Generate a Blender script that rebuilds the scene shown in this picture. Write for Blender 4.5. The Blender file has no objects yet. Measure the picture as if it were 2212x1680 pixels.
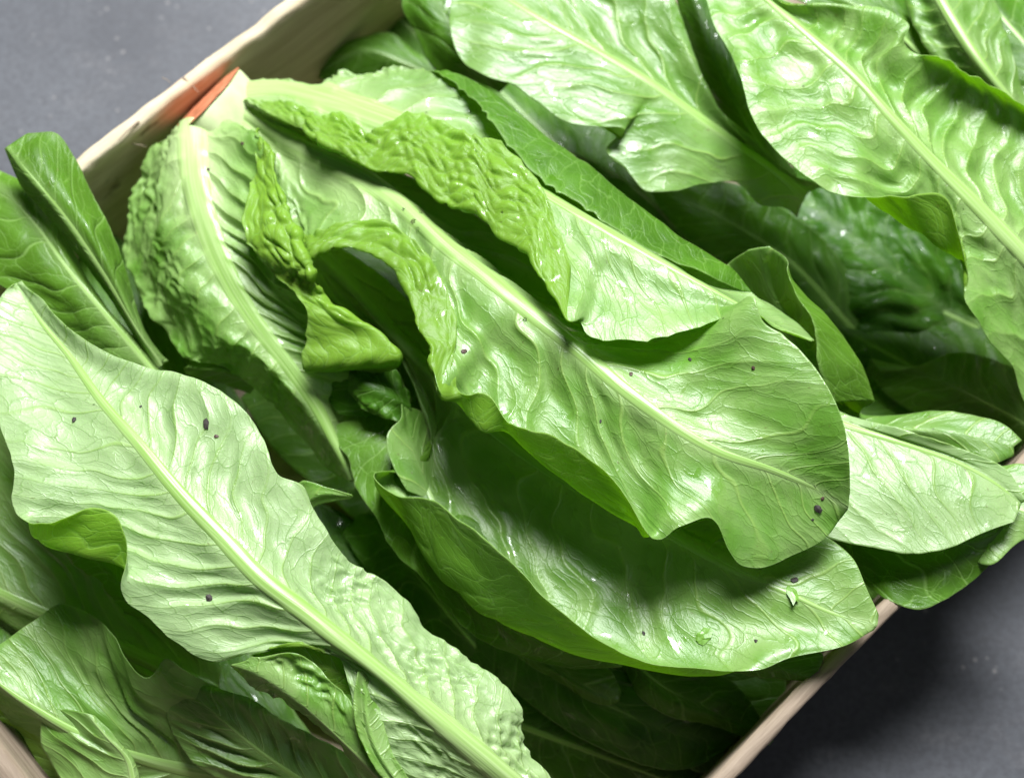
import bpy, math, random
import numpy as np
from mathutils import Vector, Matrix

# ------------------------------------------------------------------ camera, world, lights
sc = bpy.context.scene
COL = sc.collection
MM = 0.001
PW, PH = 2212.0, 1680.0            # tracing units of the photograph
FOC = 50.0
FPX = PW * FOC / 36.0
TILT = math.radians(19.0)
DIST = 0.560
AIM = np.array([0.0, 0.0, 0.115])
CAM = AIM + DIST * np.array([0.0, -math.sin(TILT), math.cos(TILT)])
FWD = (AIM - CAM) / DIST
RIGHT = np.array([1.0, 0.0, 0.0])
UP = np.cross(RIGHT, FWD)

cam = bpy.data.cameras.new('camera')
camo = bpy.data.objects.new('camera', cam)
COL.objects.link(camo)
camo.matrix_world = Matrix(((RIGHT[0], UP[0], -FWD[0], CAM[0]), (RIGHT[1], UP[1], -FWD[1], CAM[1]),
                            (RIGHT[2], UP[2], -FWD[2], CAM[2]), (0, 0, 0, 1)))
cam.lens = FOC
cam.sensor_width = 36.0
cam.clip_start = 0.01
cam.clip_end = 50
cam.dof.use_dof = True
cam.dof.focus_distance = 0.535
cam.dof.aperture_fstop = 6.3
sc.camera = camo

world = bpy.data.worlds.new('World')
sc.world = world
world.use_nodes = True
bg = world.node_tree.nodes['Background']
bg.inputs[0].default_value = (0.80, 0.90, 1.0, 1)
bg.inputs[1].default_value = 0.015


def area_lamp(name, loc, target, sx, sy, power, col):
    l = bpy.data.lights.new(name, 'AREA')
    l.shape = 'RECTANGLE'
    l.size, l.size_y = sx, sy
    l.energy = power
    l.color = col
    o = bpy.data.objects.new(name, l)
    COL.objects.link(o)
    o.location = loc
    d = Vector(target) - Vector(loc)
    o.rotation_euler = d.to_track_quat('-Z', 'Y').to_euler()
    return o


area_lamp('window_light', (0.16, 0.98, 1.60), (0, 0, 0.1), 0.75, 0.65, 104.0, (0.965, 0.985, 1.0))
area_lamp('fill_light', (0.95, -0.62, 1.25), (0.1, 0, 0.03), 1.0, 1.0, 2.5, (0.93, 0.96, 1.0))  # added fill without a known source, lifts the lower right

sc.view_settings.view_transform = 'Standard'
sc.view_settings.look = 'None'
sc.view_settings.gamma = 1
sc.view_settings.exposure = 0.0
sc.render.engine = 'CYCLES'
sc.cycles.use_denoising = True
sc.cycles.max_bounces = 10
sc.cycles.diffuse_bounces = 6
sc.cycles.glossy_bounces = 4
sc.cycles.transmission_bounces = 8
sc.cycles.sample_clamp_indirect = 6


def at(x, y, z):
    """photograph point (tracing units) at a height of z millimetres -> metres"""
    r = FWD + RIGHT * ((x - PW / 2) / FPX) + UP * (-(y - PH / 2) / FPX)
    k = (z * MM - CAM[2]) / r[2]
    return CAM + r * k


# ------------------------------------------------------------------ noise helpers
def _h(ix, iy, seed):
    n = (ix.astype(np.int64) * 374761393 + iy.astype(np.int64) * 668265263 + seed * 974634777) & 0xffffffff
    n = ((n ^ (n >> 13)) * 1274126177) & 0xffffffff
    n = (n ^ (n >> 16)) & 0xffffffff
    return n / 4294967295.0


def perlin(x, y, seed=0):
    ix, iy = np.floor(x), np.floor(y)
    fx, fy = x - ix, y - iy
    u = fx * fx * fx * (fx * (fx * 6 - 15) + 10)
    v = fy * fy * fy * (fy * (fy * 6 - 15) + 10)

    def g(a, b):
        t = _h(ix + a, iy + b, seed) * 2 * math.pi
        return np.cos(t) * (fx - a) + np.sin(t) * (fy - b)
    return ((g(0, 0) * (1 - u) + g(1, 0) * u) * (1 - v) + (g(0, 1) * (1 - u) + g(1, 1) * u) * v) * 1.5


def fbm(x, y, seed=0, oct=3):
    r, a = 0, 1.0
    for i in range(oct):
        r = r + a * perlin(x * 2 ** i + 7.3 * i, y * 2 ** i - 3.1 * i, seed + i)
        a *= 0.5
    return r


def worley(x, y, seed=0):
    ix, iy = np.floor(x), np.floor(y)
    best = np.full(x.shape, 9.0)
    sec = np.full(x.shape, 9.0)
    for a in (-1, 0, 1):
        for b in (-1, 0, 1):
            cx = ix + a + _h(ix + a, iy + b, seed)
            cy = iy + b + _h(ix + a, iy + b, seed + 17)
            d = np.hypot(cx - x, cy - y)
            n = d < best
            sec = np.where(n, best, np.minimum(sec, d))
            best = np.where(n, d, best)
    return best, sec


def smooth(a, b, x):
    t = np.clip((x - a) / (b - a), 0, 1)
    return t * t * (3 - 2 * t)


# ------------------------------------------------------------------ materials
def nt(name):
    m = bpy.data.materials.new(name)
    m.use_nodes = True
    t = m.node_tree
    t.nodes.clear()
    return m, t


class N:
    def __init__(self, t):
        self.t = t

    def __call__(self, typ, _in=None, **kw):
        n = self.t.nodes.new(typ)
        for k, v in kw.items():
            setattr(n, k, v)
        if _in:
            for k, v in _in.items():
                s = n.inputs[k]
                if hasattr(v, 'links'):
                    self.t.links.new(v, s)
                else:
                    s.default_value = v
        return n

    def math(self, op, a, b=0.0, c=0.0, clamp=False):
        n = self('ShaderNodeMath', {0: a, 1: b, 2: c}, operation=op)
        n.use_clamp = clamp
        return n.outputs[0]

    def mix(self, f, a, b, blend='MIX'):
        n = self.t.nodes.new('ShaderNodeMix')
        n.data_type = 'RGBA'
        n.blend_type = blend
        for s, v in ((n.inputs[0], f), (n.inputs[6], a), (n.inputs[7], b)):
            if hasattr(v, 'links'):
                self.t.links.new(v, s)
            else:
                s.default_value = v if not isinstance(v, tuple) or len(v) == 4 else v + (1,)
        return n.outputs[2]

    def ramp(self, f, a, b, lo=0.0, hi=1.0):
        n = self('ShaderNodeMapRange', {0: f, 1: a, 2: b, 3: lo, 4: hi})
        n.interpolation_type = 'SMOOTHSTEP'
        return n.outputs[0]


def leaf_material():
    m, t = nt('lettuce_leaf')
    n = N(t)
    lf = n('ShaderNodeAttribute', attribute_name='lf')      # vein coordinate, cm across, cm along
    ms = n('ShaderNodeAttribute', attribute_name='ms')      # underside, rib paleness, tone
    sp = n('ShaderNodeSeparateXYZ', {0: lf.outputs['Vector']})
    sm = n('ShaderNodeSeparateXYZ', {0: ms.outputs['Vector']})
    under, pale, tone = sm.outputs[0], sm.outputs[1], sm.outputs[2]
    wv, dc, slen = sp.outputs
    # distorted venation coordinates
    nz = n('ShaderNodeTexNoise', {'Vector': lf.outputs['Vector'], 'Scale': 1.1, 'Detail': 2.0})
    off = n('ShaderNodeVectorMath', {0: nz.outputs['Color'], 1: (0.5, 0.5, 0.5)}, operation='SUBTRACT')
    off2 = n('ShaderNodeVectorMath', {0: off.outputs[0], 'Scale': 0.55}, operation='SCALE')
    c0 = n('ShaderNodeCombineXYZ', {0: n.math('MULTIPLY', wv, 1.35), 1: n.math('MULTIPLY', dc, 0.95)})
    cc = n('ShaderNodeVectorMath', {0: c0.outputs[0], 1: off2.outputs[0]}, operation='ADD')
    v1 = n('ShaderNodeTexVoronoi', {'Vector': cc.outputs[0], 'Scale': 1.0}, feature='DISTANCE_TO_EDGE', voronoi_dimensions='2D')
    v2 = n('ShaderNodeTexVoronoi', {'Vector': cc.outputs[0], 'Scale': 2.7}, feature='DISTANCE_TO_EDGE', voronoi_dimensions='2D')
    v3 = n('ShaderNodeTexVoronoi', {'Vector': cc.outputs[0], 'Scale': 7.0}, feature='DISTANCE_TO_EDGE', voronoi_dimensions='2D')
    l1 = n.ramp(v1.outputs['Distance'], 0.0, 0.045, 1, 0)
    l2 = n.ramp(v2.outputs['Distance'], 0.0, 0.075, 1, 0)
    l3 = n.ramp(v3.outputs['Distance'], 0.0, 0.16, 1, 0)
    # secondary veins
    pp = n.math('PINGPONG', wv, 0.5)
    sec = n.ramp(pp, 0.01, 0.06, 1, 0)
    fade = n.ramp(n.math('ABSOLUTE', dc), 0.6, 4.2, 1, 0.25)
    sec = n.math('MULTIPLY', sec, fade)
    lines = n.math('ADD', n.math('MULTIPLY', l1, 0.75), n.math('MULTIPLY', l2, 0.38), clamp=True)
    # large mottling
    mot = n('ShaderNodeTexNoise', {'Vector': lf.outputs['Vector'], 'Scale': 0.55, 'Detail': 3.0})
    motf = n.ramp(mot.outputs['Fac'], 0.3, 0.7)
    # underside colour
    ua = n.mix(motf, (0.16, 0.345, 0.048), (0.325, 0.495, 0.155))
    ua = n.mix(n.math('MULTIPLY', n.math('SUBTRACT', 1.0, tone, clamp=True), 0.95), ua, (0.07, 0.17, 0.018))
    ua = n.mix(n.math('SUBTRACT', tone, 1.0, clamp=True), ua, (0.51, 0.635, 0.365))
    ua = n.mix(n.math('MULTIPLY', lines, 0.42), ua, (0.13, 0.27, 0.035))
    ua = n.mix(n.math('MULTIPLY', sec, 0.65), ua, (0.30, 0.45, 0.11))
    # upper side colour; low tone also holds the shade of the gaps
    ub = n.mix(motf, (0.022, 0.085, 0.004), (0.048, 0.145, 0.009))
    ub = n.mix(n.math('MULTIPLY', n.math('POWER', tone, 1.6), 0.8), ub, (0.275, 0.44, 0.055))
    ub = n.mix(n.math('MULTIPLY', lines, n.math('ADD', 0.22, n.math('MULTIPLY', tone, 0.4))), ub, (0.24, 0.42, 0.10))
    ub = n.mix(n.math('MULTIPLY', sec, n.math('ADD', 0.15, n.math('MULTIPLY', tone, 0.5))), ub, (0.33, 0.52, 0.16))
    base = n.mix(under, ub, ua)
    base = n.mix(pale, base, (0.45, 0.59, 0.27))
    # small damage specks
    spk = n('ShaderNodeTexNoise', {'Vector': lf.outputs['Vector'], 'Scale': 3.3, 'Detail': 2.0, 'Roughness': 0.7})
    spf = n.ramp(spk.outputs['Fac'], 0.69, 0.76, 0, 0.55)
    base = n.mix(spf, base, (0.12, 0.085, 0.035))
    gv = n('ShaderNodeTexVoronoi', {'Vector': lf.outputs['Vector'], 'Scale': 1.1, 'Randomness': 1.0}, feature='F1', voronoi_dimensions='3D')
    gsz = n('ShaderNodeSeparateColor', {0: gv.outputs['Color']})
    gr = n.math('LESS_THAN', gv.outputs['Distance'], n.math('MULTIPLY', n.math('POWER', gsz.outputs[0], 4.0), 0.075))
    base = n.mix(n.math('MULTIPLY', gr, 0.85), base, (0.03, 0.02, 0.012))
    bz = n('ShaderNodeTexNoise', {'Vector': lf.outputs['Vector'], 'Scale': 0.8, 'Detail': 5.0, 'Roughness': 0.7})
    base = n.mix(n.ramp(bz.outputs['Fac'], 0.66, 0.76, 0, 0.25), base, (0.20, 0.19, 0.05))
    # wet film patches
    wet = n('ShaderNodeTexNoise', {'Vector': lf.outputs['Vector'], 'Scale': 1.2, 'Detail': 4.0, 'Roughness': 0.6, 'Distortion': 0.8})
    wf = n.ramp(wet.outputs['Fac'], 0.595, 0.64)
    rough = n.math('SUBTRACT', 0.41, n.math('MULTIPLY', wf, 0.2))
    # relief
    fine = n('ShaderNodeTexNoise', {'Vector': lf.outputs['Vector'], 'Scale': 14.0, 'Detail': 2.0})
    h = n.math('ADD', n.math('MULTIPLY', l1, 0.5), n.math('MULTIPLY', l2, 0.18))
    h = n.math('ADD', h, n.math('MULTIPLY', l3, 0.08))
    h = n.math('SUBTRACT', h, n.math('MULTIPLY', n.ramp(v1.outputs['Distance'], 0.0, 0.34), 0.6))
    h = n.math('SUBTRACT', h, n.math('MULTIPLY', n.ramp(v2.outputs['Distance'], 0.0, 0.34), 0.15))
    h = n.math('ADD', h, n.math('MULTIPLY', sec, 1.5))
    sgn = n.math('SUBTRACT', n.math('MULTIPLY', under, 2.0), 1.0)
    h = n.math('MULTIPLY', h, sgn)
    h = n.math('ADD', h, n.math('MULTIPLY', fine.outputs['Fac'], 0.35))
    h = n.math('MULTIPLY', h, n.math('SUBTRACT', 1.0, n.math('MULTIPLY', wf, 0.55)))
    bump = n('ShaderNodeBump', {'Height': h, 'Strength': 0.4, 'Distance': 0.0005})
    pr = n('ShaderNodeBsdfPrincipled', {'Base Color': base, 'Roughness': rough, 'Normal': bump.outputs[0],
                                        'IOR': n.math('ADD', 1.36, n.math('MULTIPLY', under, 0.3)), 'Coat Weight': n.math('MULTIPLY', wf, 0.6), 'Coat Roughness': 0.13})
    tc = n.mix(under, (0.55, 0.88, 0.02), (0.52, 0.84, 0.04))
    tc = n.mix(n.math('MULTIPLY', lines, 0.35), tc, (0.72, 0.95, 0.30))
    tc = n.mix(pale, tc, (0.75, 0.88, 0.45))
    tr = n('ShaderNodeBsdfTranslucent', {'Color': tc, 'Normal': bump.outputs[0]})
    mx = n('ShaderNodeMixShader', {0: n.math('ADD', 0.14, n.math('MULTIPLY', n.math('MINIMUM', tone, 1.0), 0.33)), 1: pr.outputs[0], 2: tr.outputs[0]})
    out = n('ShaderNodeOutputMaterial', {'Surface': mx.outputs[0]})
    return m


def rib_material():
    m, t = nt('lettuce_rib')
    n = N(t)
    lf = n('ShaderNodeAttribute', attribute_name='lf')
    ms = n('ShaderNodeAttribute', attribute_name='ms')
    sm = n('ShaderNodeSeparateXYZ', {0: ms.outputs['Vector']})
    mp = n('ShaderNodeMapping', {'Vector': lf.outputs['Vector'], 'Scale': (0.0, 9.0, 0.25)})
    st = n('ShaderNodeTexNoise', {'Vector': mp.outputs[0], 'Scale': 1.0, 'Detail': 3.0})
    mo = n('ShaderNodeTexNoise', {'Vector': lf.outputs['Vector'], 'Scale': 1.2, 'Detail': 3.0})
    f = n.ramp(st.outputs['Fac'], 0.35, 0.65)
    a = n.mix(f, (0.19, 0.33, 0.075), (0.275, 0.415, 0.14))
    a = n.mix(sm.outputs[1], a, (0.43, 0.55, 0.25))
    a = n.mix(n.math('MULTIPLY', n.math('SUBTRACT', 1.0, sm.outputs[2], clamp=True), 0.8), a, (0.26, 0.44, 0.10))
    a = n.mix(n.math('MULTIPLY', n.math('SUBTRACT', 1.0, f), 0.35), a, (0.22, 0.38, 0.08))
    br = n.ramp(mo.outputs['Fac'], 0.70, 0.80, 0, 0.5)
    a = n.mix(br, a, (0.32, 0.20, 0.08))
    bump = n('ShaderNodeBump', {'Height': st.outputs['Fac'], 'Strength': 0.35, 'Distance': 0.0006})
    pr = n('ShaderNodeBsdfPrincipled', {'Base Color': a, 'Roughness': 0.33, 'Normal': bump.outputs[0], 'IOR': 1.42})
    n('ShaderNodeOutputMaterial', {'Surface': pr.outputs[0]})
    return m


def wood_material(name, red=False, ca=(0.40, 0.325, 0.20), cb=(0.66, 0.575, 0.42)):
    m, t = nt(name)
    n = N(t)
    tc = n('ShaderNodeTexCoord')
    mp = n('ShaderNodeMapping', {'Vector': tc.outputs['Object'], 'Scale': (6.0, 90.0, 60.0)})
    g = n('ShaderNodeTexNoise', {'Vector': mp.outputs[0], 'Scale': 2.2, 'Detail': 6.0, 'Roughness': 0.65, 'Distortion': 0.4})
    b = n('ShaderNodeTexNoise', {'Vector': tc.outputs['Object'], 'Scale': 22.0, 'Detail': 4.0})
    gf = n.ramp(g.outputs['Fac'], 0.25, 0.75)
    a = n.mix(gf, ca, cb)
    a = n.mix(n.ramp(b.outputs['Fac'], 0.5, 0.75, 0, 0.55), a, (0.42, 0.36, 0.22))
    mp2 = n('ShaderNodeMapping', {'Vector': tc.outputs['Object'], 'Scale': (25.0, 60.0, 40.0)})
    d = n('ShaderNodeTexNoise', {'Vector': mp2.outputs[0], 'Scale': 1.3, 'Detail': 4.0})
    a = n.mix(n.ramp(d.outputs['Fac'], 0.66, 0.74, 0, 0.8), a, (0.10, 0.07, 0.04))
    if red:
        p = n('ShaderNodeAttribute', attribute_name='paint')
        q = n('ShaderNodeTexNoise', {'Vector': tc.outputs['Object'], 'Scale': 70.0, 'Detail': 4.0})
        px = n('ShaderNodeSeparateXYZ', {0: p.outputs['Vector']})
        k = n.math('ADD', px.outputs[0], n.math('MULTIPLY', n.math('SUBTRACT', q.outputs['Fac'], 0.5), 0.9))
        a = n.mix(n.ramp(k, 0.3, 0.85, 0, 0.34), a, (0.50, 0.22, 0.12))
    bump = n('ShaderNodeBump', {'Height': g.outputs['Fac'], 'Strength': 0.6, 'Distance': 0.0008})
    pr = n('ShaderNodeBsdfPrincipled', {'Base Color': a, 'Roughness': 0.75, 'Normal': bump.outputs[0]})
    n('ShaderNodeOutputMaterial', {'Surface': pr.outputs[0]})
    return m


def slate_material():
    m, t = nt('slate')
    n = N(t)
    tc = n('ShaderNodeTexCoord')
    a = n('ShaderNodeTexNoise', {'Vector': tc.outputs['Object'], 'Scale': 9.0, 'Detail': 7.0, 'Roughness': 0.65})
    mp = n('ShaderNodeMapping', {'Vector': tc.outputs['Object'], 'Scale': (30.0, 60.0, 1.0), 'Rotation': (0, 0, 0.5)})
    b = n('ShaderNodeTexNoise', {'Vector': mp.outputs[0], 'Scale': 1.0, 'Detail': 6.0, 'Roughness': 0.7})
    s = n('ShaderNodeTexVoronoi', {'Vector': tc.outputs['Object'], 'Scale': 120.0}, feature='F1')
    s2 = n('ShaderNodeTexNoise', {'Vector': tc.outputs['Object'], 'Scale': 40.0, 'Detail': 2.0})
    f = n.ramp(a.outputs['Fac'], 0.3, 0.7)
    c = n.mix(f, (0.044, 0.047, 0.056), (0.080, 0.085, 0.097))
    c = n.mix(n.ramp(b.outputs['Fac'], 0.5, 0.75, 0, 0.35), c, (0.15, 0.145, 0.15))
    gg = n('ShaderNodeTexNoise', {'Vector': tc.outputs['Object'], 'Scale': 330.0, 'Detail': 3.0})
    c = n.mix(n.ramp(gg.outputs['Fac'], 0.35, 0.7, 0, 0.5), c, (0.035, 0.035, 0.042))
    spk = n.math('MULTIPLY', n.ramp(s.outputs['Distance'], 0.05, 0.2, 1, 0), n.ramp(s2.outputs['Fac'], 0.48, 0.6))
    c = n.mix(n.math('MULTIPLY', spk, 0.4), c, (0.30, 0.28, 0.27))
    bump = n('ShaderNodeBump', {'Height': b.outputs['Fac'], 'Strength': 0.35, 'Distance': 0.001})
    pr = n('ShaderNodeBsdfPrincipled', {'Base Color': c, 'Roughness': 0.62, 'Normal': bump.outputs[0]})
    n('ShaderNodeOutputMaterial', {'Surface': pr.outputs[0]})
    return m


def plain_material(name, col, rough=0.6, noise=0.3, scale=200.0):
    m, t = nt(name)
    n = N(t)
    tc = n('ShaderNodeTexCoord')
    a = n('ShaderNodeTexNoise', {'Vector': tc.outputs['Object'], 'Scale': scale, 'Detail': 4.0})
    c = n.mix(n.ramp(a.outputs['Fac'], 0.3, 0.7, 0, noise), col, tuple(min(1, x * 1.9 + 0.02) for x in col))
    bump = n('ShaderNodeBump', {'Height': a.outputs['Fac'], 'Strength': 0.4, 'Distance': 0.0005})
    pr = n('ShaderNodeBsdfPrincipled', {'Base Color': c, 'Roughness': rough, 'Normal': bump.outputs[0]})
    n('ShaderNodeOutputMaterial', {'Surface': pr.outputs[0]})
    return m


M_LEAF = leaf_material()
M_RIB = rib_material()
M_WOOD = wood_material('crate_wood', False, (0.17, 0.125, 0.085), (0.35, 0.275, 0.205))  # darker copy of the crate wood, holds the near rim's shade
M_WOODR = wood_material('crate_wood_printed', True)
M_SLATE = slate_material()
M_CUT = plain_material('oxidised_cut', (0.40, 0.14, 0.065), 0.5, 0.75, 220.0)
M_BUTT = plain_material('butt_flesh', (0.45, 0.53, 0.28), 0.4, 0.2, 150.0)
M_SOIL = plain_material('soil', (0.018, 0.013, 0.010), 0.7, 0.6, 900.0)


# ------------------------------------------------------------------ mesh helpers
def mesh_obj(name, verts, faces, mat, parent=None, smooth_sh=True):
    me = bpy.data.meshes.new(name)
    verts = np.asarray(verts, dtype=np.float32)
    me.from_pydata(verts.tolist(), [], faces) if not isinstance(faces, np.ndarray) else quads(me, verts, faces)
    if smooth_sh:
        me.polygons.foreach_set('use_smooth', np.ones(len(me.polygons), dtype=bool))
    me.materials.append(mat)
    me.update()
    o = bpy.data.objects.new(name, me)
    COL.objects.link(o)
    if parent is not None:
        o.parent = parent
        o.matrix_parent_inverse = Matrix.Translation(-parent_loc(parent))
    return o


def parent_loc(p):
    v = Vector(p.location)
    while p.parent is not None:
        p = p.parent
        v = Vector(p.location)
    return v


def quads(me, verts, faces):
    nf = len(faces)
    me.vertices.add(len(verts))
    me.vertices.foreach_set('co', verts.ravel())
    me.loops.add(nf * 4)
    me.loops.foreach_set('vertex_index', faces.astype(np.int32).ravel())
    me.polygons.add(nf)
    me.polygons.foreach_set('loop_start', np.arange(0, nf * 4, 4, dtype=np.int32))
    me.polygons.foreach_set('loop_total', np.full(nf, 4, dtype=np.int32))
    me.update(calc_edges=True)


def attr(me, name, data):
    a = me.attributes.new(name, 'FLOAT_VECTOR', 'POINT')
    a.data.foreach_set('vector', np.asarray(data, dtype=np.float32).ravel())


def hermite(tk, P, t):
    """non-uniform cubic through P (k,...) at knots tk, evaluated at t (n,)"""
    tk = np.asarray(tk, float)
    P = np.asarray(P, float)
    k = len(tk)
    d = np.diff(tk)
    sl = (P[1:] - P[:-1]) / d.reshape((-1,) + (1,) * (P.ndim - 1))
    T = np.empty_like(P)
    T[0], T[-1] = sl[0], sl[-1]
    for i in range(1, k - 1):
        T[i] = (sl[i - 1] * d[i] + sl[i] * d[i - 1]) / (d[i - 1] + d[i])
    i = np.clip(np.searchsorted(tk, t, side='right') - 1, 0, k - 2)
    h = d[i]
    x = (t - tk[i]) / h
    sh = (-1,) + (1,) * (P.ndim - 1)
    x, h = x.reshape(sh), h.reshape(sh)
    return ((2 * x**3 - 3 * x**2 + 1) * P[i] + (x**3 - 2 * x**2 + x) * h * T[i]
            + (-2 * x**3 + 3 * x**2) * P[i + 1] + (x**3 - x**2) * h * T[i + 1])


def knots(P, tf):
    """normalised chord length with optional fixed values"""
    n = len(P)
    c = np.concatenate([[0], np.cumsum(np.maximum(np.linalg.norm(np.diff(P, axis=0), axis=1), 1e-5))])
    fx = [i for i in range(n) if tf[i] is not None or i in (0, n - 1)]
    tv = [0.0 if (i == 0 and tf[i] is None) else (1.0 if (i == n - 1 and tf[i] is None) else tf[i]) for i in fx]
    return np.interp(c, c[fx], tv)


LEAF_COUNT = [0]


def leaf(head, label, L, RIB, R, under=True, tone=1.0, rib=(9, 1.2), ribh=1.6, belly=(0, 0), vs=14.0, vamp=1.2,
         nz=0.8, savoy=0.0, savL=(0, 0, 1), savR=(0, 0, 1), ridge=0.4, utone=0.4, bstart=(0, 0), ribp=0.75, ruf=1.0, teeth=0.0, ns=120, ntt=80, pale=0.5, slope=0.8, basew=0.0, thick=0.5,
         ribtone=1.0):
    LEAF_COUNT[0] += 1
    seed = LEAF_COUNT[0] * 13
    rng = np.random.RandomState(seed)
    tt = np.linspace(0, 1, ns)

    def rd(pts):
        sil, fre, tf = [], [], []
        for p in pts:
            if len(p) in (3, 4):
                sil.append(at(*p[:3]))
                fre.append(None)
                tf.append(p[3] if len(p) == 4 else None)
            else:
                sil.append(at(*p[:3]))
                fre.append(at(*p[3:6]))
                tf.append(p[6] if len(p) == 7 else None)
        return np.array(sil), fre, tf
    rp, _, rt = rd(RIB)
    rk = knots(rp, rt)
    C = hermite(rk, rp, tt)
    cols, us = [], []

    def side(pts, bz, bs):
        P, F, tf = rd(pts)
        k = knots(P, tf)
        fold, free = [], []
        for i in range(len(P)):
            c = hermite(rk, rp, np.array([k[i]]))[0]
            if F[i] is None:
                free.append(P[i])
                fold.append(P[i] * 0.86 + c * 0.14)
            else:
                free.append(F[i])
                fold.append(P[i])
        fold = hermite(k, np.array(fold), tt)
        free = hermite(k, np.array(free), tt)
        mid = 0.5 * (fold + C)
        w = np.sin(math.pi * np.clip(tt * 1.05, 0, 1)) ** 0.6
        if bs > 0:
            w = w * smooth(bs - .15, bs + .15, tt)
        mid[:, 2] += bz * MM * w
        return free, fold, mid
    lfree, lfold, lmid = side(L, belly[0], bstart[0])
    rfree, rfold, rmid = side(R, belly[1], bstart[1])
    G = np.stack([lfree, lfold, lmid, C, rmid, rfold, rfree], 0)      # 7,ns,3
    gu = np.array([-1, -0.8, -0.42, 0, 0.42, 0.8, 1.0])
    # even spacing across
    ud = np.linspace(-1, 1, 161)
    D = hermite(gu, G, ud)
    seg = np.linalg.norm(np.diff(D, axis=0), axis=2)
    ac = np.concatenate([[0], np.cumsum(0.5 * seg.mean(1) + 0.5 * seg.max(1))])
    uu = np.interp(np.linspace(0, ac[-1], ntt), ac, ud)
    Pz = hermite(gu, G, uu).transpose(1, 0, 2)                       # ns,nt,3
    U = np.broadcast_to(uu[None, :], (ns, ntt))
    # surface lengths in mm
    sl = np.concatenate([[0], np.cumsum(np.linalg.norm(np.diff(C, axis=0), axis=1))]) / MM
    Ltot = sl[-1]
    S = np.broadcast_to(sl[:, None], (ns, ntt))
    cum = np.concatenate([np.zeros((ns, 1)), np.cumsum(np.linalg.norm(np.diff(Pz, axis=1), axis=2), axis=1)], 1) / MM
    c0 = np.array([np.interp(0, uu, cum[i]) for i in range(ns)])
    Dm = cum - c0[:, None]
    A = np.abs(Dm)
    T = S / Ltot
    sgn = np.tanh(U * 25)

    def normals(P):
        a = np.gradient(P, axis=0)
        b = np.gradient(P, axis=1)
        n = np.cross(a, b)
        n /= np.maximum(np.linalg.norm(n, axis=2, keepdims=True), 1e-12)
        return n
    nrm = normals(Pz)
    i0 = int(np.argmin(np.abs(uu)))
    view = CAM - Pz
    flip = 1.0 if (nrm[:, max(0, i0 - 3):i0 + 4] * view[:, max(0, i0 - 3):i0 + 4]).sum() > 0 else -1.0
    nrm = nrm * flip
    # vein coordinate
    WV = (S - slope * A ** 1.05 * (1 + 0.10 * sgn)) / vs + 0.9 * perlin(S / 42, Dm / 30 + 3, seed) + 0.22 * perlin(S / 13, Dm / 13, seed + 31) + sgn * 0.27 + seed * 1.37
    fr = WV - np.floor(WV)
    amp = 0.45 + 1.1 * _h(np.floor(WV), np.floor(WV * 0) + np.sign(Dm), seed + 5)
    nxt = 0.45 + 1.1 * _h(np.floor(WV) + 1, np.floor(WV * 0) + np.sign(Dm), seed + 5)
    q = np.sin(math.pi * fr ** 0.75) ** 1.2 * amp
    au = np.abs(U)
    env = smooth(2, 9, A) * (1 - 0.75 * smooth(0.45, 0.98, au)) * smooth(0.03, 0.28, T) * (1 - 0.85 * smooth(0.68, 0.98, T))
    sg = 1.0 if under else -1.0
    patch = 0.25 + 0.95 * smooth(-0.35, 0.45, perlin(S / 45 + 3, Dm / 33, seed + 33))
    H = -sg * vamp * 0.72 * q * env * patch
    H = H + sg * ridge * np.exp(-(np.minimum(fr, 1 - fr) * vs / 1.5) ** 2) * smooth(2, 7, A) * (1 - smooth(0.5, 0.95, au)) * (1 - smooth(0.55, 0.82, T))
    # irregular buckles drawn out along the veins
    H = H + nz * env * fbm(WV * 1.0, A / 15.0, seed + 1, 2) * 1.15
    H = H + nz * 0.9 * smooth(4, 14, A) * fbm(S / 24, Dm / 24, seed + 2, 2)
    H = H + nz * 0.10 * smooth(2, 8, A) * fbm(S / 7, Dm / 7, seed + 12, 2)
    # blistered tissue
    eL, eR = [(smooth(k[1] - .03, k[1] + .03, T) - smooth(k[2] - .04, k[2] + .04, T)) * k[0] for k in (savL, savR)]
    uL, uR = [k[3] if len(k) > 3 else 0.60 for k in (savL, savR)]
    sv = savoy + np.where(U < 0, eL * smooth(uL, uL + .2, au), eR * smooth(uR, uR + .2, au))
    if savoy > 0 or savL[0] > 0 or savR[0] > 0:
        f1, f2 = worley(S / 6.6 + 0.5 * perlin(S / 12, Dm / 12, seed), Dm / 6.0 + 0.5 * perlin(S / 11, Dm / 12, seed + 40), seed + 3)
        g1, g2 = worley(S / 4.2, Dm / 4.2, seed + 4)
        big = 0.35 + 1.0 * smooth(-0.3, 0.5, perlin(S / 22, Dm / 18, seed + 41))
        dome = np.sqrt(smooth(0, 0.75, f2 - f1)) * 1.7 * big + 0.22 * smooth(0, 0.7, g2 - g1)
        H = H + sv * dome * -sg * (smooth(3, 9, A) if savoy > 0 else 1) * (1 - 0.5 * smooth(0.85, 1, T))
    # wavy margin
    e = smooth(0.55, 1.0, au)
    ph = rng.rand(4) * 6.28
    H = H + ruf * e * (1.5 * np.sin(S / 9.0 + ph[0] + 2 * perlin(S / 40, S * 0 + sgn * 2, seed + 6))
                       * (0.5 + 0.5 * perlin(S / 25, S * 0 + 7 * sgn, seed + 9))
                       + 1.3 * perlin(S / 12, S * 0 + sgn * 5, seed + 7) * 1.4)
    Pz = Pz + nrm * (H * MM)[:, :, None]
    # toothed outline: slide the outermost columns along the surface
    dU = np.gradient(Pz, axis=1)
    dU /= np.maximum(np.linalg.norm(dU, axis=2, keepdims=True), 1e-9)
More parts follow.
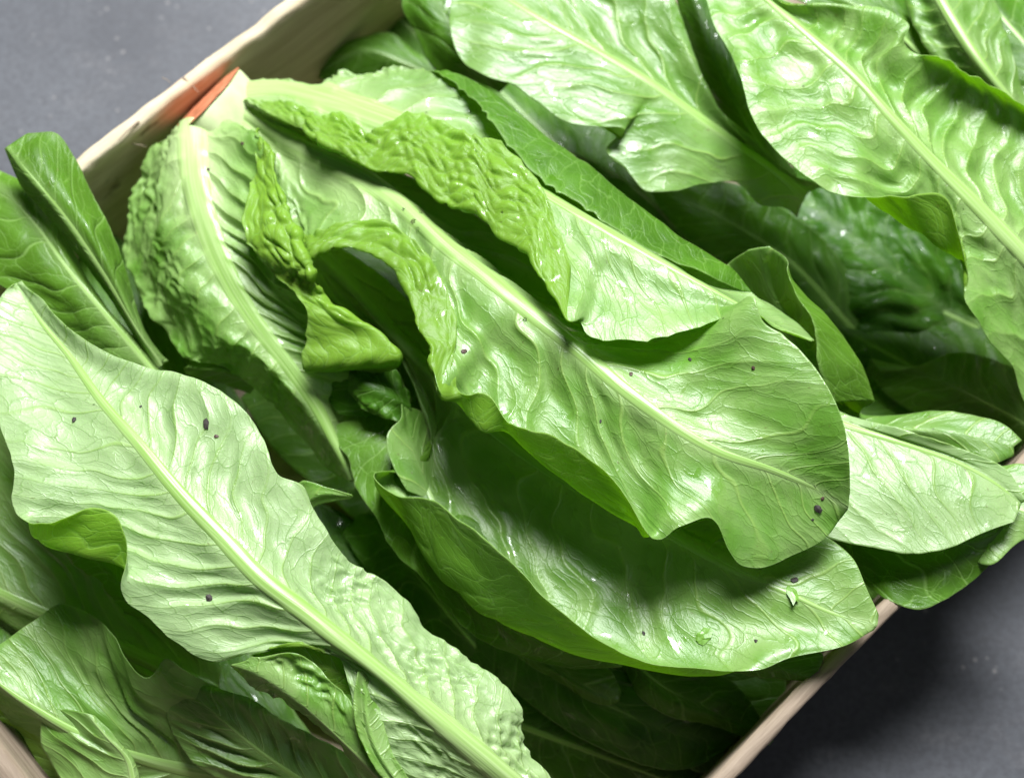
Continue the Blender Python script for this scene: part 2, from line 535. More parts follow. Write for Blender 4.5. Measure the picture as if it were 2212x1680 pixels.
    sw = 0.35 * perlin(S / 5.0, sgn * 4 + S * 0, seed + 8)
    if teeth > 0:
        saw = (S / 11.0 + 0.9 * perlin(S / 16, sgn * 3 + S * 0, seed + 10))
        saw = saw - np.floor(saw)
        sw = sw + teeth * (np.where(saw < 0.75, (saw / 0.75) ** 2.2, ((1 - saw) / 0.25)) - 0.35)
    ed = smooth(0.86, 1.0, au) * sw * MM * np.sign(U) * (1 - smooth(0.7, 0.92, T))
    Pz = Pz + dU * ed[:, :, None]
    nrm = normals(Pz) * flip
    # smooth normals a little at the margins
    th = thick * 0.5 * (1 - 0.45 * smooth(0.8, 1, au))
    PA = Pz + nrm * (th * MM)[:, :, None]
    PB = Pz - nrm * (th * MM)[:, :, None]
    n1 = ns * ntt
    idx = np.arange(n1).reshape(ns, ntt)
    fa = np.stack([idx[:-1, :-1], idx[1:, :-1], idx[1:, 1:], idx[:-1, 1:]], -1).reshape(-1, 4)
    if flip < 0:
        fa = fa[:, ::-1]
    fb = fa[:, ::-1] + n1

    def rim(line):
        a, b = line[:-1], line[1:]
        return np.stack([a, b, b + n1, a + n1], -1)
    loop = np.concatenate([idx[0, :], idx[1:, -1], idx[-1, -2::-1], idx[-2::-1, 0]])
    fr_ = rim(loop)
    if flip < 0:
        fr_ = fr_[:, ::-1]
    faces = np.concatenate([fa, fb, fr_])
    verts = np.concatenate([PA.reshape(-1, 3), PB.reshape(-1, 3)])
    o = mesh_obj('leaf', verts, faces, M_LEAF, head)
    me = o.data
    lfv = np.stack([WV, Dm / 10 + seed * 2.3, S / 10 + seed], -1).reshape(-1, 3)
    lfv[:, 1] = np.where(True, Dm.ravel() / 10, 0)
    attr(me, 'lf', np.concatenate([lfv, lfv]))
    rw = rib[0] + (rib[1] - rib[0]) * T ** ribp
    pl = np.clip(0.75 * np.exp(-(A / (rw * 0.75 + 1.0)) ** 2) * pale * 1.2 + pale * (1 - smooth(0.0, 0.45, T)) * np.exp(-(A / 26) ** 2), 0, 1)
    edge = smooth(0.975, 1.0, au) * 0.25
    m = np.stack([np.full(n1, 1.0 if under else 0.0), np.maximum(pl, edge).ravel(), np.full(n1, tone)], -1)
    m2 = m.copy()
    m2[:, 0] = 1 - m[:, 0]
    m2[:, 1] *= 0.6
    ut = utone if isinstance(utone, tuple) else (utone, utone)
    m2[:, 2] = np.where(U.ravel() < 0, ut[0], ut[1]) if under else 0.6
    attr(me, 'ms', np.concatenate([m, m2]))
    if label:
        o['label'] = label
    # ---- midrib: a tapered, rounded strip that grows out of the blade
    K = 13
    vv = np.linspace(-1, 1, K)
    RV = np.empty((ns, K, 3))
    RN = np.empty((ns, K, 3))
    w = (rib[0] + (rib[1] - rib[0]) * tt ** ribp) * 0.5
    w = w * (1 + 0.06 * perlin(sl / 13, sl * 0, seed + 20))
    w = np.minimum(w, np.minimum(-Dm[:, 0], Dm[:, -1]) * 0.9 + 0.3)
    for i in range(ns):
        q = vv * w[i]
        for c in range(3):
            RV[i, :, c] = np.interp(q, Dm[i], PA[i, :, c])
            RN[i, :, c] = np.interp(q, Dm[i], nrm[i, :, c])
    hh = ribh * 0.75 * (0.35 + 0.65 * (1 - tt)) * (1 - 0.85 * smooth(0.9, 1.0, tt))
    prof = (1 - np.abs(vv) ** 2.6) ** 0.9 + 0.07 * np.cos(vv * 9.4) * (1 - np.abs(vv))
    RV = RV + RN * ((hh[:, None] * prof[None, :] - 0.22) * MM)[:, :, None]
    ix = np.arange(ns * K).reshape(ns, K)
    f = np.stack([ix[:-1, :-1], ix[1:, :-1], ix[1:, 1:], ix[:-1, 1:]], -1).reshape(-1, 4)
    if flip < 0:
        f = f[:, ::-1]
    r = mesh_obj('midrib', RV.reshape(-1, 3), f, M_RIB, o)
    r.matrix_parent_inverse = o.matrix_parent_inverse.copy() if False else Matrix.Identity(4)
    SS = np.broadcast_to(sl[:, None] / 10 + seed, (ns, K))
    VV = np.broadcast_to(vv[None, :], (ns, K)) * w[:, None] / 10
    attr(r.data, 'lf', np.stack([SS * 0, VV, SS], -1))
    bp = np.clip(1.15 - tt * 2.6, 0, 1) * pale
    attr(r.data, 'ms', np.stack([np.ones((ns, K)), np.broadcast_to(bp[:, None], (ns, K)), np.full((ns, K), ribtone)], -1))
    return o


def head(label, loc, group=None):
    o = bpy.data.objects.new('romaine_lettuce', None)
    o.empty_display_size = 0.03
    COL.objects.link(o)
    o.location = at(*loc)
    o['label'] = label
    o['category'] = 'lettuce'
    o['group'] = 'romaine lettuces in the wooden crate'
    return o


# ------------------------------------------------------------------ ground
def ground():
    s = 3.0
    o = mesh_obj('ground', [(-s, -s, 0), (s, -s, 0), (s, s, 0), (-s, s, 0)], [(0, 1, 2, 3)], M_SLATE, None, False)
    o['kind'] = 'structure'


ground()


# ------------------------------------------------------------------ crate
def plank(name, a, b, z0, z1, thk, mat, parent, inward, seed=1, rag=0.6, n=90, m=10, paint=None):
    """upright board from a to b (xy of its outer face), with a slightly ragged sawn top"""
    a, b = np.array(a[:2]), np.array(b[:2])
    d = b - a
    L = np.linalg.norm(d)
    d /= L
    nr = np.array([-d[1], d[0]])
    if np.dot(nr, np.array(inward) - a) < 0:
        nr = -nr
    xs = np.linspace(0, L, n)
    prof = [(0, z0), (0, z0 + (z1 - z0) * .5), (0, z1 - 0.0012), (0.0012, z1), (thk * .5, z1 + .0003), (thk - 0.0012, z1), (thk, z1 - 0.0012)]
    prof += [(thk, z1 + (z0 - z1) * k / 12.0) for k in range(1, 12)] + [(thk, z0)]
    V, paintv = [], []
    for i, x in enumerate(xs):
        for j, (w, z) in enumerate(prof):
            top = 1.0 if 2 <= j <= 6 else 0.0
            p = np.array([x / 0.012]), np.array([j * 0.7])
            r = float(perlin(p[0], p[1] * 0.3, seed)[0])
            r2 = float(perlin(p[0] * 3.1, p[1], seed + 3)[0])
            zz = z + top * (r * 0.0012 + r2 * 0.0005) * rag
            ww = w + (r2 * 0.0006 * rag if top else 0) + 0.0008 * float(perlin(np.array([x / 0.08]), np.array([1.5]), seed + 9)[0])
            q = a + d * x + nr * ww
            V.append((q[0], q[1], zz))
            paintv.append((0 if paint is None else paint(x / L, z, q), 0, 0))
    k = len(prof)
    F = []
    for i in range(n - 1):
        for j in range(k):
            F.append((i * k + j, i * k + (j + 1) % k, (i + 1) * k + (j + 1) % k, (i + 1) * k + j))
    F.append(tuple(range(k - 1, -1, -1)))
    F.append(tuple((n - 1) * k + j for j in range(k)))
    # local frame along the board so that the grain follows it
    mid = (a + b) / 2
    o = mesh_obj(name, V, F, mat, None)
    R = Matrix(((d[0], nr[0], 0, mid[0]), (d[1], nr[1], 0, mid[1]), (0, 0, 1, z0), (0, 0, 0, 1)))
    o.data.transform(R.inverted())
    o.data.update()
    if paint is not None:
        attr(o.data, 'paint', paintv)
    o.parent = parent
    o.matrix_world = R
    o.matrix_parent_inverse = Matrix.Translation(-Vector(parent.location))
    bm_fix(o)
    return o


def bm_fix(o):
    import bmesh
    bm = bmesh.new()
    bm.from_mesh(o.data)
    bmesh.ops.recalc_face_normals(bm, faces=bm.faces)
    bm.to_mesh(o.data)
    bm.free()


def build_crate():
    RIM = 92.0
    tl0, tl1 = at(160, 342, RIM), at(615, 0, RIM)          # far long side
    br0, br1 = at(1585, 1680, RIM), at(1945, 1308, RIM)    # near long side
    bl0, bl1 = at(0, 1690, RIM), at(60, 1745, RIM)        # short side, bottom left
    root = bpy.data.objects.new('crate', None)
    root.empty_display_size = 0.05
    COL.objects.link(root)
    root.location = (0, 0, 0)
    root['label'] = 'open wooden crate with thin board sides holding the lettuces'
    root['category'] = 'crate'
    cen = at(1106, 840, RIM)[:2]

    def line(p, q):
        return p[:2], (q - p)[:2]

    def inter(l1, l2):
        A = np.array([l1[1], -l2[1]]).T
        k = np.linalg.solve(A, l2[0] - l1[0])
        return l1[0] + l1[1] * k[0]
    la, lb = line(tl0, tl1), line(br0, br1)
    dm = la[1] / np.linalg.norm(la[1]) + lb[1] / np.linalg.norm(lb[1])
    dm /= np.linalg.norm(dm)
    perp = np.array([-dm[1], dm[0]])
    ls = (bl0[:2], perp)
    A = inter(la, ls)
    B = inter(lb, ls)
    LEN = 0.60
    A2, B2 = A + la[1] / np.linalg.norm(la[1]) * LEN, B + lb[1] / np.linalg.norm(lb[1]) * LEN
    pc = at(410, 200, RIM)[:2]

    def paint(t, z, q):
        dd = np.dot(q - pc, la[1] / np.linalg.norm(la[1]))
        return float(np.exp(-(dd / 0.019) ** 2) * (1.0 if z > 0.045 else 0.5)) * (1.0 if z < 0.0915 else 0.55)
    s1 = plank('side_board', A, A2, 0.012, RIM * MM, 0.0065, M_WOODR, root, cen, 1, 1.0, 150, paint=paint)
    s2 = plank('side_board', B, B2, 0.012, RIM * MM, 0.0065, M_WOOD, root, cen, 5, 0.7, 120)
    s3 = plank('end_board', A + dm * 0.0, B + dm * 0.0, 0.012, RIM * MM - 0.001, 0.008, M_WOOD, root, cen, 8, 0.7, 100)
    s4 = plank('end_board', A2, B2, 0.012, RIM * MM - 0.001, 0.008, M_WOOD, root, cen, 11, 0.7, 60)
    # floor slats
    nsl = 7
    for i in range(nsl):
        t0, t1 = (i + 0.04) / nsl, (i + 0.96) / nsl
        c = [A + (B - A) * t0, A + (B - A) * t1, A2 + (B2 - A2) * t1, A2 + (B2 - A2) * t0]
        ins = 0.01
        V = [(p[0], p[1], 0.006) for p in c] + [(p[0], p[1], 0.0115) for p in c]
        F = [(3, 2, 1, 0), (4, 5, 6, 7), (0, 1, 5, 4), (1, 2, 6, 5), (2, 3, 7, 6), (3, 0, 4, 7)]
        mesh_obj('floor_slat', V, F, M_WOOD, root, False)
    # corner posts
    for p in (A, B, A2, B2):
        q = p + (np.array(cen) - p) / np.linalg.norm(np.array(cen) - p) * 0.026
        w = 0.009
        c = [q + dm * w * a + perp * w * b for a, b in ((-1, -1), (1, -1), (1, 1), (-1, 1))]
        V = [(x[0], x[1], 0.012) for x in c] + [(x[0], x[1], 0.1) for x in c]
        F = [(3, 2, 1, 0), (4, 5, 6, 7), (0, 1, 5, 4), (1, 2, 6, 5), (2, 3, 7, 6), (3, 0, 4, 7)]
        mesh_obj('corner_post', V, F, M_WOOD, root, False)
    return root


crate = build_crate()

# ------------------------------------------------------------------ lettuces
# H: central head; its cut base sits against the far board
H1 = head('central romaine with frilled curled leaves and an orange cut base against the crate board', (455, 235, 85))
H2 = head('romaine at lower left whose long pale leaf points to the upper left', (1150, 1740, 80))
H3 = head('romaine at upper right showing a pale wrinkled leaf back with a thick rib', (2320, 680, 90))
H4 = head('romaine at top centre with a broad pale leaf beside the dark gap in the crate', (1740, 430, 60))
H5 = head('shaded dark green romaine buried under the central one near the bottom', (900, 1120, 40))
H6 = head('romaine at right edge whose pale leaf tips hang over the crate rim', (1700, 880, 60))
H7 = head('romaine at left edge with one tightly rolled green leaf sticking up', (360, 860, 60))

# ---- central head
leaf(H1, 'broad central leaf with long straight rib and rolled crinkled margins',
     L=[(470, 250, 90), (570, 310, 93.1), (610, 420, 95.3), (640, 510, 100.4), (660, 555, 115.6, 690, 500, 113.6), (720, 532, 119.7, 745, 482, 117.7),
        (790, 540, 121.9, 830, 480, 120.9), (850, 575, 124, 885, 515, 123), (880, 615, 125.2, 930, 560, 124.2), (900, 670, 127.3, 965, 630, 125.3),
        (910, 715, 128.5, 985, 690, 126.5), (935, 750, 129.6, 985, 735, 126.6), (932, 800, 130.8, 975, 780, 126.8), (950, 855, 131.9, 985, 835, 126.9),
        (985, 868, 123.7, 1005, 852, 129.7), (1045, 932, 124, 1058, 856, 132), (1092, 932, 126.3, 1088, 905, 133.3), (1140, 975, 125.2, 1112, 922, 135.2),
        (1206, 1025, 123.5, 1180, 935, 136.5), (1306, 1095, 122.8, 1265, 985, 137.8), (1376, 1140, 123.2, 1340, 1060, 138.2), (1392, 1160, 124.5, 1388, 1140, 134.5),
        (1420, 1167, 128.8), (1465, 1140, 131.6), (1540, 1118, 132.7), (1575, 1190, 123.8), (1600, 1220, 120.9), (1635, 1228, 119), (1700, 1205, 117.7),
        (1780, 1160, 119.3), (1815, 1120, 122)],
     RIB=[(500, 225, 90), (580, 275, 96.6), (700, 335, 104.1), (800, 385, 110.7), (880, 445, 115.7), (960, 520, 120.2), (1060, 600, 124.8), (1150, 675, 128.3),
          (1250, 755, 130.3), (1340, 835, 132.2), (1440, 910, 133.7), (1550, 975, 133.6), (1680, 1020, 131.7), (1770, 1060, 128.6), (1832, 1098, 127)],
     R=[(540, 215, 94), (640, 260, 98), (760, 310, 100), (880, 380, 102), (1000, 440, 104), (1120, 520, 106), (1220, 610, 110), (1320, 680, 116),
        (1420, 690, 124), (1520, 670, 134), (1590, 650, 144), (1627, 640, 150), (1645, 692, 148), (1690, 722, 149), (1740, 770, 151),
        (1790, 840, 151), (1820, 910, 148), (1835, 1000, 140), (1836, 1060, 132)],
     tone=0.68, ridge=0.7, rib=(22, 1.6), utone=0.8, ribh=1.7, belly=(-4, -7), vs=20, vamp=1.5, nz=0.7, savL=(1.1, .06, .50), ruf=0.6, teeth=0.6, ns=240, ntt=170, pale=0.55)

leaf(H1, 'leaf behind the central one, both margins folded over its pale back',
     L=[(510, 215, 92), (570, 240, 104, 575, 222, 100), (640, 270, 110, 640, 225, 108), (700, 305, 115, 692, 252, 113), (760, 335, 118, 745, 252, 113),
        (807, 362, 120, 800, 290, 116), (882, 364, 124, 872, 248, 121), (960, 420, 128, 960, 264, 126), (1027, 440, 131, 1022, 298, 129),
        (1077, 488, 134, 1075, 306, 132), (1115, 512, 136, 1132, 355, 135), (1143, 530, 138, 1168, 402, 137), (1161, 575, 140, 1194, 465, 138),
        (1206, 645, 142, 1231, 565, 138), (1236, 695, 144.1, 1243, 645, 138.1), (1260, 712, 140.5), (1300, 729, 140.8), (1370, 738, 141.5), (1470, 718, 142.2),
        (1550, 692, 141.9), (1612, 668, 139.6), (1690, 715, 131.3), (1752, 738, 125)],
     RIB=[(500, 195, 90), (600, 190, 96.6), (700, 212, 104.3), (800, 245, 109.9), (880, 275, 113.6), (1000, 325, 119.2), (1100, 370, 123.7), (1180, 418, 128),
          (1300, 490, 133.3), (1400, 548, 135.6), (1500, 605, 136.2), (1590, 655, 135.4), (1640, 684, 133.6), (1700, 715, 128.8), (1758, 735, 124)],
     R=[(510, 178, 90), (570, 168, 92), (640, 175, 97), (700, 176, 100), (732, 152, 103), (785, 158, 102), (850, 138, 104), (910, 148, 106),
        (955, 156, 110, 950, 160, 112), (1000, 163, 113, 985, 182, 116), (1060, 198, 116, 1030, 222, 120), (1150, 275, 118, 1080, 290, 125),
        (1250, 345, 120, 1170, 385, 129), (1330, 410, 121, 1250, 442, 130), (1420, 480, 121, 1340, 502, 130), (1500, 535, 119, 1430, 552, 128),
        (1570, 582, 116, 1510, 590, 124), (1650, 650, 112), (1745, 722, 116)],
     tone=1.2, utone=(0.85, 0.25), bstart=(0, .45), rib=(32, 1.5), ribp=0.45, ribh=1.8, belly=(-2, -17), vs=16, vamp=0.7, nz=0.7, savL=(1.0, 0, .60), savR=(0.9, 0, .34), ridge=0.5, ruf=0.6, teeth=1.7, ns=240, ntt=190, pale=0.45)

leaf(H1, 'left leaf with thick white rib and a puckered margin folded inward',
     L=[(375, 275, 90), (350, 300, 87), (325, 308, 84), (310, 350, 82.2), (288, 410, 77.3), (272, 480, 74.4), (262, 540, 71.4), (285, 600, 74.5), (310, 665, 75.6),
        (355, 705, 75.1), (390, 770, 75.7), (470, 790, 76.3), (560, 850, 71.4), (640, 930, 63.7), (715, 1020, 58)],
     RIB=[(412, 258, 97), (414, 320, 99), (422, 400, 101), (442, 480, 101), (477, 570, 99), (520, 650, 96), (575, 730, 92), (640, 815, 87),
          (690, 890, 81), (725, 960, 75), (760, 1040, 67)],
     R=[(452, 258, 96), (500, 262, 98), (550, 290, 113, 545, 285, 105), (585, 320, 117, 553, 295, 111), (590, 370, 119, 552, 365, 114), (605, 420, 121, 537, 413, 115),
        (625, 480, 121, 532, 500, 115), (645, 530, 121, 550, 540, 114), (668, 595, 119, 580, 582, 112), (700, 640, 110, 640, 636, 113),
        (755, 688, 109, 663, 690, 109), (800, 712, 108, 660, 740, 104), (842, 765, 106, 652, 782, 99), (765, 825, 72), (778, 1010, 62)],
     tone=0.85, utone=0.95, rib=(17, 6), ribh=2.0, belly=(9, -5), vs=11, vamp=2.6, nz=1.1, savoy=0.15, savL=(0.7, 0, .9, .35), savR=(0.9, .1, .58), ruf=0.8, teeth=1.2, ns=200, ntt=170, pale=0.8)

leaf(H1, 'large lower leaf with pale hollow and raised green rim',
     L=[(640, 560, 72), (700, 632, 74), (770, 690, 76), (828, 730, 78), (880, 805, 80), (915, 890, 80), (930, 945, 80), (920, 1000, 83), (880, 1022, 86), (824, 1032, 88, 816, 1020, 98), (875, 1130, 92.7, 865, 1073, 106.7),
        (925, 1200, 93.6, 935, 1080, 111.6), (985, 1265, 94.4, 995, 1122, 115.4), (1040, 1312, 95.3, 1050, 1160, 118.3), (1106, 1345, 96, 1106, 1210, 121),
        (1171, 1380, 98, 1156, 1270, 122), (1251, 1415, 100, 1226, 1330, 122), (1356, 1437, 102, 1306, 1385, 121), (1456, 1452, 104, 1406, 1430, 117),
        (1556, 1456, 106, 1531, 1446, 112), (1640, 1447, 108), (1700, 1422, 108.5), (1830, 1392, 107.7), (1885, 1362, 107)],
     RIB=[(660, 520, 74), (740, 600, 79.3), (820, 690, 82.5), (930, 800, 85.8), (1050, 910, 87.1), (1180, 1010, 89.4), (1320, 1090, 93), (1446, 1155, 97),
          (1600, 1238, 103), (1700, 1280, 106), (1800, 1325, 106.4), (1895, 1350, 108)],
     R=[(700, 510, 78), (830, 600, 85.4), (950, 720, 88.7), (1080, 830, 92.1), (1220, 930, 95.5), (1380, 1020, 97.9), (1540, 1100, 101.6), (1680, 1140, 105.4),
        (1790, 1163, 108.2), (1842, 1205, 110.5), (1872, 1270, 110.3), (1898, 1325, 108)],
     tone=0.7, ridge=0.7, utone=0.45, rib=(13, 1.3), ribh=1.6, belly=(-8, -4), vs=20, vamp=1.9, nz=0.6, ruf=0.5, ns=220, ntt=170, pale=0.4)

# ---- lower left head
leaf(H2, 'long pale leaf with bits of soil and a yellow-green turned-up fold',
     L=[(1000, 1760, 95), (880, 1730, 97), (830, 1685, 102.1), (775, 1600, 109.1), (758, 1500, 116.2), (735, 1430, 119.5), (640, 1388, 121.8), (540, 1412, 118.2),
        (450, 1424, 116.3), (390, 1395, 119.4), (320, 1335, 123.4), (262, 1275, 126.1), (250, 1212, 126.4, 271, 1155, 135.4), (160, 1186, 125.7, 205, 1097, 137.7),
        (76, 1151, 125, 92, 1128, 133), (38, 1112, 126.2), (30, 1005, 125.5), (0, 920, 123.8), (-25, 800, 121.8), (-18, 700, 118.5), (2, 640, 117.3), (28, 613, 117)],
     RIB=[(1180, 1750, 92), (1050, 1640, 107.2), (880, 1500, 118.3), (760, 1402, 124.7), (660, 1322, 127.4), (560, 1245, 129.2), (480, 1162, 129), (390, 1068, 129),
          (300, 960, 127), (220, 868, 123), (150, 770, 118), (85, 690, 115.4), (36, 612, 114)],
     R=[(1250, 1760, 85), (1190, 1680, 88), (1140, 1600, 92), (1130, 1530, 95), (1085, 1475, 96), (1000, 1410, 98), (920, 1350, 100), (890, 1300, 102),
        (840, 1262, 104), (745, 1200, 112.1), (715, 1160, 116.7), (680, 1100, 120.2), (650, 1046, 122.7), (602, 1026, 125.3), (572, 955, 126.8), (540, 900, 127.3),
        (470, 840, 127.6), (400, 810, 126), (325, 796, 122.3), (200, 745, 122.7), (130, 690, 120.8), (85, 640, 117.9), (42, 610, 116)],
     tone=1.7, rib=(16, 1.6), ribh=2.0, belly=(-2, -2), vs=13, vamp=1.7, nz=0.6, ridge=0.5, savL=(1.0, 0, .30, .15), savR=(1.0, 0, .42, .15), utone=0.95, ruf=0.8, ns=250, ntt=160, pale=0.4)

leaf(H2, 'blistered bruised leaf margin beside the thick rib',
     L=[(820, 1720, 96), (720, 1600, 102), (640, 1535, 106), (560, 1492, 108), (510, 1450, 110)],
     RIB=[(860, 1720, 101), (740, 1600, 109), (640, 1510, 115), (560, 1455, 117), (500, 1435, 115)],
     R=[(880, 1680, 104), (790, 1560, 114), (720, 1480, 118), (640, 1410, 120), (540, 1425, 118)],
     tone=0.95, rib=(3, 1), ribh=0.5, vs=12, vamp=0.9, nz=1.0, savoy=1.0, ruf=1.0, ns=80, ntt=50, pale=0.3)

leaf(H2, 'yellow-green torn flap where the thick rib leaves the pale blade',
     L=[(760, 1500, 106), (700, 1485, 108), (640, 1455, 110), (570, 1425, 112), (545, 1412, 113)],
     RIB=[(770, 1470, 110), (700, 1440, 114), (640, 1415, 116), (575, 1405, 116), (540, 1405, 115)],
     R=[(775, 1440, 114), (715, 1405, 117), (650, 1380, 119), (580, 1385, 118), (540, 1398, 117)],
     under=False, tone=0.95, rib=(2, 1), ribh=0.3, vs=9, vamp=1.2, nz=1.0, savoy=0.6, ruf=1.2, teeth=1.0, ns=60, ntt=44, pale=0.1)

leaf(H2, 'pale upright torn edge alongside the lower end of the thick rib',
     L=[(840, 1690, 108), (790, 1620, 114), (768, 1560, 117), (765, 1500, 119), (772, 1450, 120)],
     RIB=[(860, 1690, 110), (815, 1620, 113), (795, 1560, 115), (790, 1500, 117), (782, 1448, 119)],
     R=[(890, 1690, 108), (850, 1630, 111), (830, 1570, 112), (815, 1500, 114), (795, 1450, 117)],
     tone=1.0, rib=(2, 1), ribh=0.3, belly=(-2, 0), vs=9, vamp=1.0, nz=0.9, savoy=0.7, ruf=0.8, ns=60, ntt=40, pale=0.2)

leaf(H2, 'wavy shaded leaf spreading along the bottom left',
     L=[(820, 1680, 50), (700, 1605, 60), (570, 1535, 72), (470, 1490, 82), (405, 1452, 91), (362, 1422, 96), (318, 1462, 90), (278, 1430, 93),
        (250, 1372, 92), (180, 1322, 86), (130, 1303, 84), (60, 1350, 81), (0, 1392, 81), (-60, 1430, 79)],
     RIB=[(800, 1780, 34), (620, 1705, 41.7), (480, 1675, 49.3), (330, 1645, 61), (200, 1600, 74), (60, 1520, 82), (-40, 1450, 85)],
     R=[(780, 1860, 46), (500, 1760, 50), (300, 1720, 52), (150, 1660, 56), (30, 1560, 62), (-50, 1480, 70)],
     tone=0.8, rib=(12, 2), ribh=2.0, belly=(-4, 0), vs=15, vamp=1.6, nz=1.0, ridge=0.7, ruf=0.8, ns=150, ntt=100, pale=0.3, slope=0.9)

leaf(H2, 'ruffled wet green leaf lying along the bottom edge',
     L=[(780, 1830, 56), (580, 1745, 60), (430, 1650, 66), (362, 1570, 72), (372, 1505, 78), (395, 1488, 80)],
     RIB=[(860, 1800, 60), (700, 1715, 68), (540, 1605, 76), (455, 1530, 81), (410, 1485, 82)],
     R=[(900, 1740, 64), (770, 1645, 74), (640, 1568, 82), (520, 1505, 86), (430, 1480, 84)],
     tone=0.4, rib=(5, 1.2), ribh=0.8, belly=(2, -2), vs=11, vamp=1.8, nz=1.0, ridge=0.8, savoy=0.15, ruf=1.4, ns=110, ntt=70, pale=0.2)

leaf(H2, 'dull folded leaf tip in the bottom left corner',
     L=[(150, 1720, 66), (105, 1640, 70), (88, 1590, 74), (95, 1545, 76), (140, 1530, 80)],
     RIB=[(290, 1700, 72), (275, 1640, 76), (230, 1590, 80), (188, 1540, 82)],
     R=[(310, 1700, 70), (290, 1640, 74), (248, 1590, 78), (205, 1545, 81)],
     tone=0.55, rib=(3.5, 1.2), ribh=0.8, vs=12, vamp=0.8, nz=0.6, ruf=0.6, ns=60, ntt=40, pale=0.3)

leaf(H2, 'backlit yellow-green leaf by the bottom left crate board',
     L=[(100, 1690, 52), (40, 1580, 60), (-20, 1540, 64), (-50, 1470, 70)],
     RIB=[(150, 1680, 56), (80, 1580, 64), (30, 1500, 70), (-20, 1440, 74)],
     R=[(190, 1640, 58), (180, 1540, 72), (130, 1500, 75), (60, 1465, 77), (0, 1445, 78)],
     under=False, tone=0.9, rib=(2.5, 1), ribh=0.4, vs=12, vamp=0.7, nz=0.5, ruf=0.5, ns=60, ntt=40, pale=0.2)

leaf(H2, 'wet shaded leaf behind the long pale one',
     L=[(480, 1440, 44), (380, 1340, 54), (280, 1200, 62), (150, 1080, 68), (50, 950, 72), (-40, 860, 72), (-90, 840, 70)],
     RIB=[(470, 1500, 40), (200, 1370, 50), (110, 1330, 54), (40, 1300, 56), (-60, 1250, 56)],
     R=[(440, 1560, 36), (200, 1420, 42), (60, 1370, 46), (-60, 1300, 50)],
     tone=0.6, rib=(9, 5), ribh=1.8, belly=(-4, 0), vs=12, vamp=0.9, nz=0.6, ruf=0.5, ns=90, ntt=60, pale=0.4)

leaf(H2, 'ragged bright green leaf edge beneath the yellow-green fold',
     L=[(300, 1340, 82), (255, 1308, 86), (210, 1250, 90), (160, 1222, 92), (140, 1200, 92)],
     RIB=[(330, 1330, 84), (260, 1260, 90), (200, 1200, 94), (150, 1190, 94)],
     R=[(340, 1290, 84), (300, 1220, 90), (220, 1180, 94), (160, 1180, 94)],
     under=False, tone=0.6, rib=(2, 1), ribh=0.4, vs=12, vamp=0.6, nz=0.5, ruf=0.6, teeth=1.5, ns=60, ntt=40, pale=0.1)

leaf(H2, 'small pale leaf flap between the two large heads',
     L=[(640, 1120, 88), (700, 1085, 94), (758, 1076, 95)],
     RIB=[(640, 1100, 90), (690, 1068, 98), (762, 1072, 96)],
     R=[(630, 1060, 92), (655, 1038, 98), (700, 1050, 99), (760, 1068, 97)],
     tone=0.9, rib=(2, 1), ribh=0.4, vs=12, vamp=0.4, nz=0.3, ruf=0.3, ns=40, ntt=24, pale=0.1)

# ---- left head
leaf(H7, 'smooth grey-green leaf at the left edge',
     L=[(330, 900, 78), (200, 780, 86), (80, 660, 92), (-20, 600, 94), (-80, 480, 94), (-90, 380, 92)],
     RIB=[(380, 860, 80), (300, 765, 90), (220, 670, 97), (150, 585, 100), (80, 490, 100), (0, 405, 98), (-70, 355, 95)],
     R=[(400, 850, 76), (330, 785, 84), (300, 740, 88), (220, 650, 92), (175, 580, 94), (150, 530, 95), (100, 450, 95), (50, 395, 94), (0, 372, 93), (-60, 340, 92)],
     under=False, tone=0.4, rib=(4, 1.5), ribh=0.6, belly=(2, 2), vs=16, vamp=0.9, nz=0.6, ruf=0.4, ns=110, ntt=70, pale=0.2)

leaf(H7, 'tightly rolled green leaf standing above the crate corner',
     L=[(325, 800, 80), (285, 720, 88), (240, 645, 94), (180, 565, 100), (110, 475, 106), (40, 390, 112), (10, 322, 116)],
     RIB=[(345, 790, 80), (300, 720, 95), (230, 600, 106), (150, 480, 114), (60, 370, 119), (15, 318, 117)],
     R=[(365, 780, 76), (340, 755, 82), (300, 680, 90), (275, 590, 96), (240, 500, 102), (200, 420, 106), (160, 340, 110), (120, 289, 114), (60, 288, 116)],
     under=False, tone=0.35, rib=(3.5, 1.2), ribh=0.7, belly=(3, 6), vs=16, vamp=0.7, nz=0.5, ruf=0.2, ns=110, ntt=70, pale=0.2)

leaf(H7, 'small rolled leaf lip below the white-ribbed leaf',
     L=[(540, 850, 62), (460, 822, 66), (400, 805, 68), (396, 795, 68)],
     RIB=[(560, 825, 68), (480, 800, 74), (405, 792, 72)],
     R=[(560, 800, 66), (480, 775, 70), (410, 780, 70)],
     under=False, tone=0.4, rib=(2, 1), ribh=0.3, vs=12, vamp=0.4, nz=0.4, ruf=0.3, ns=50, ntt=30, pale=0.1)

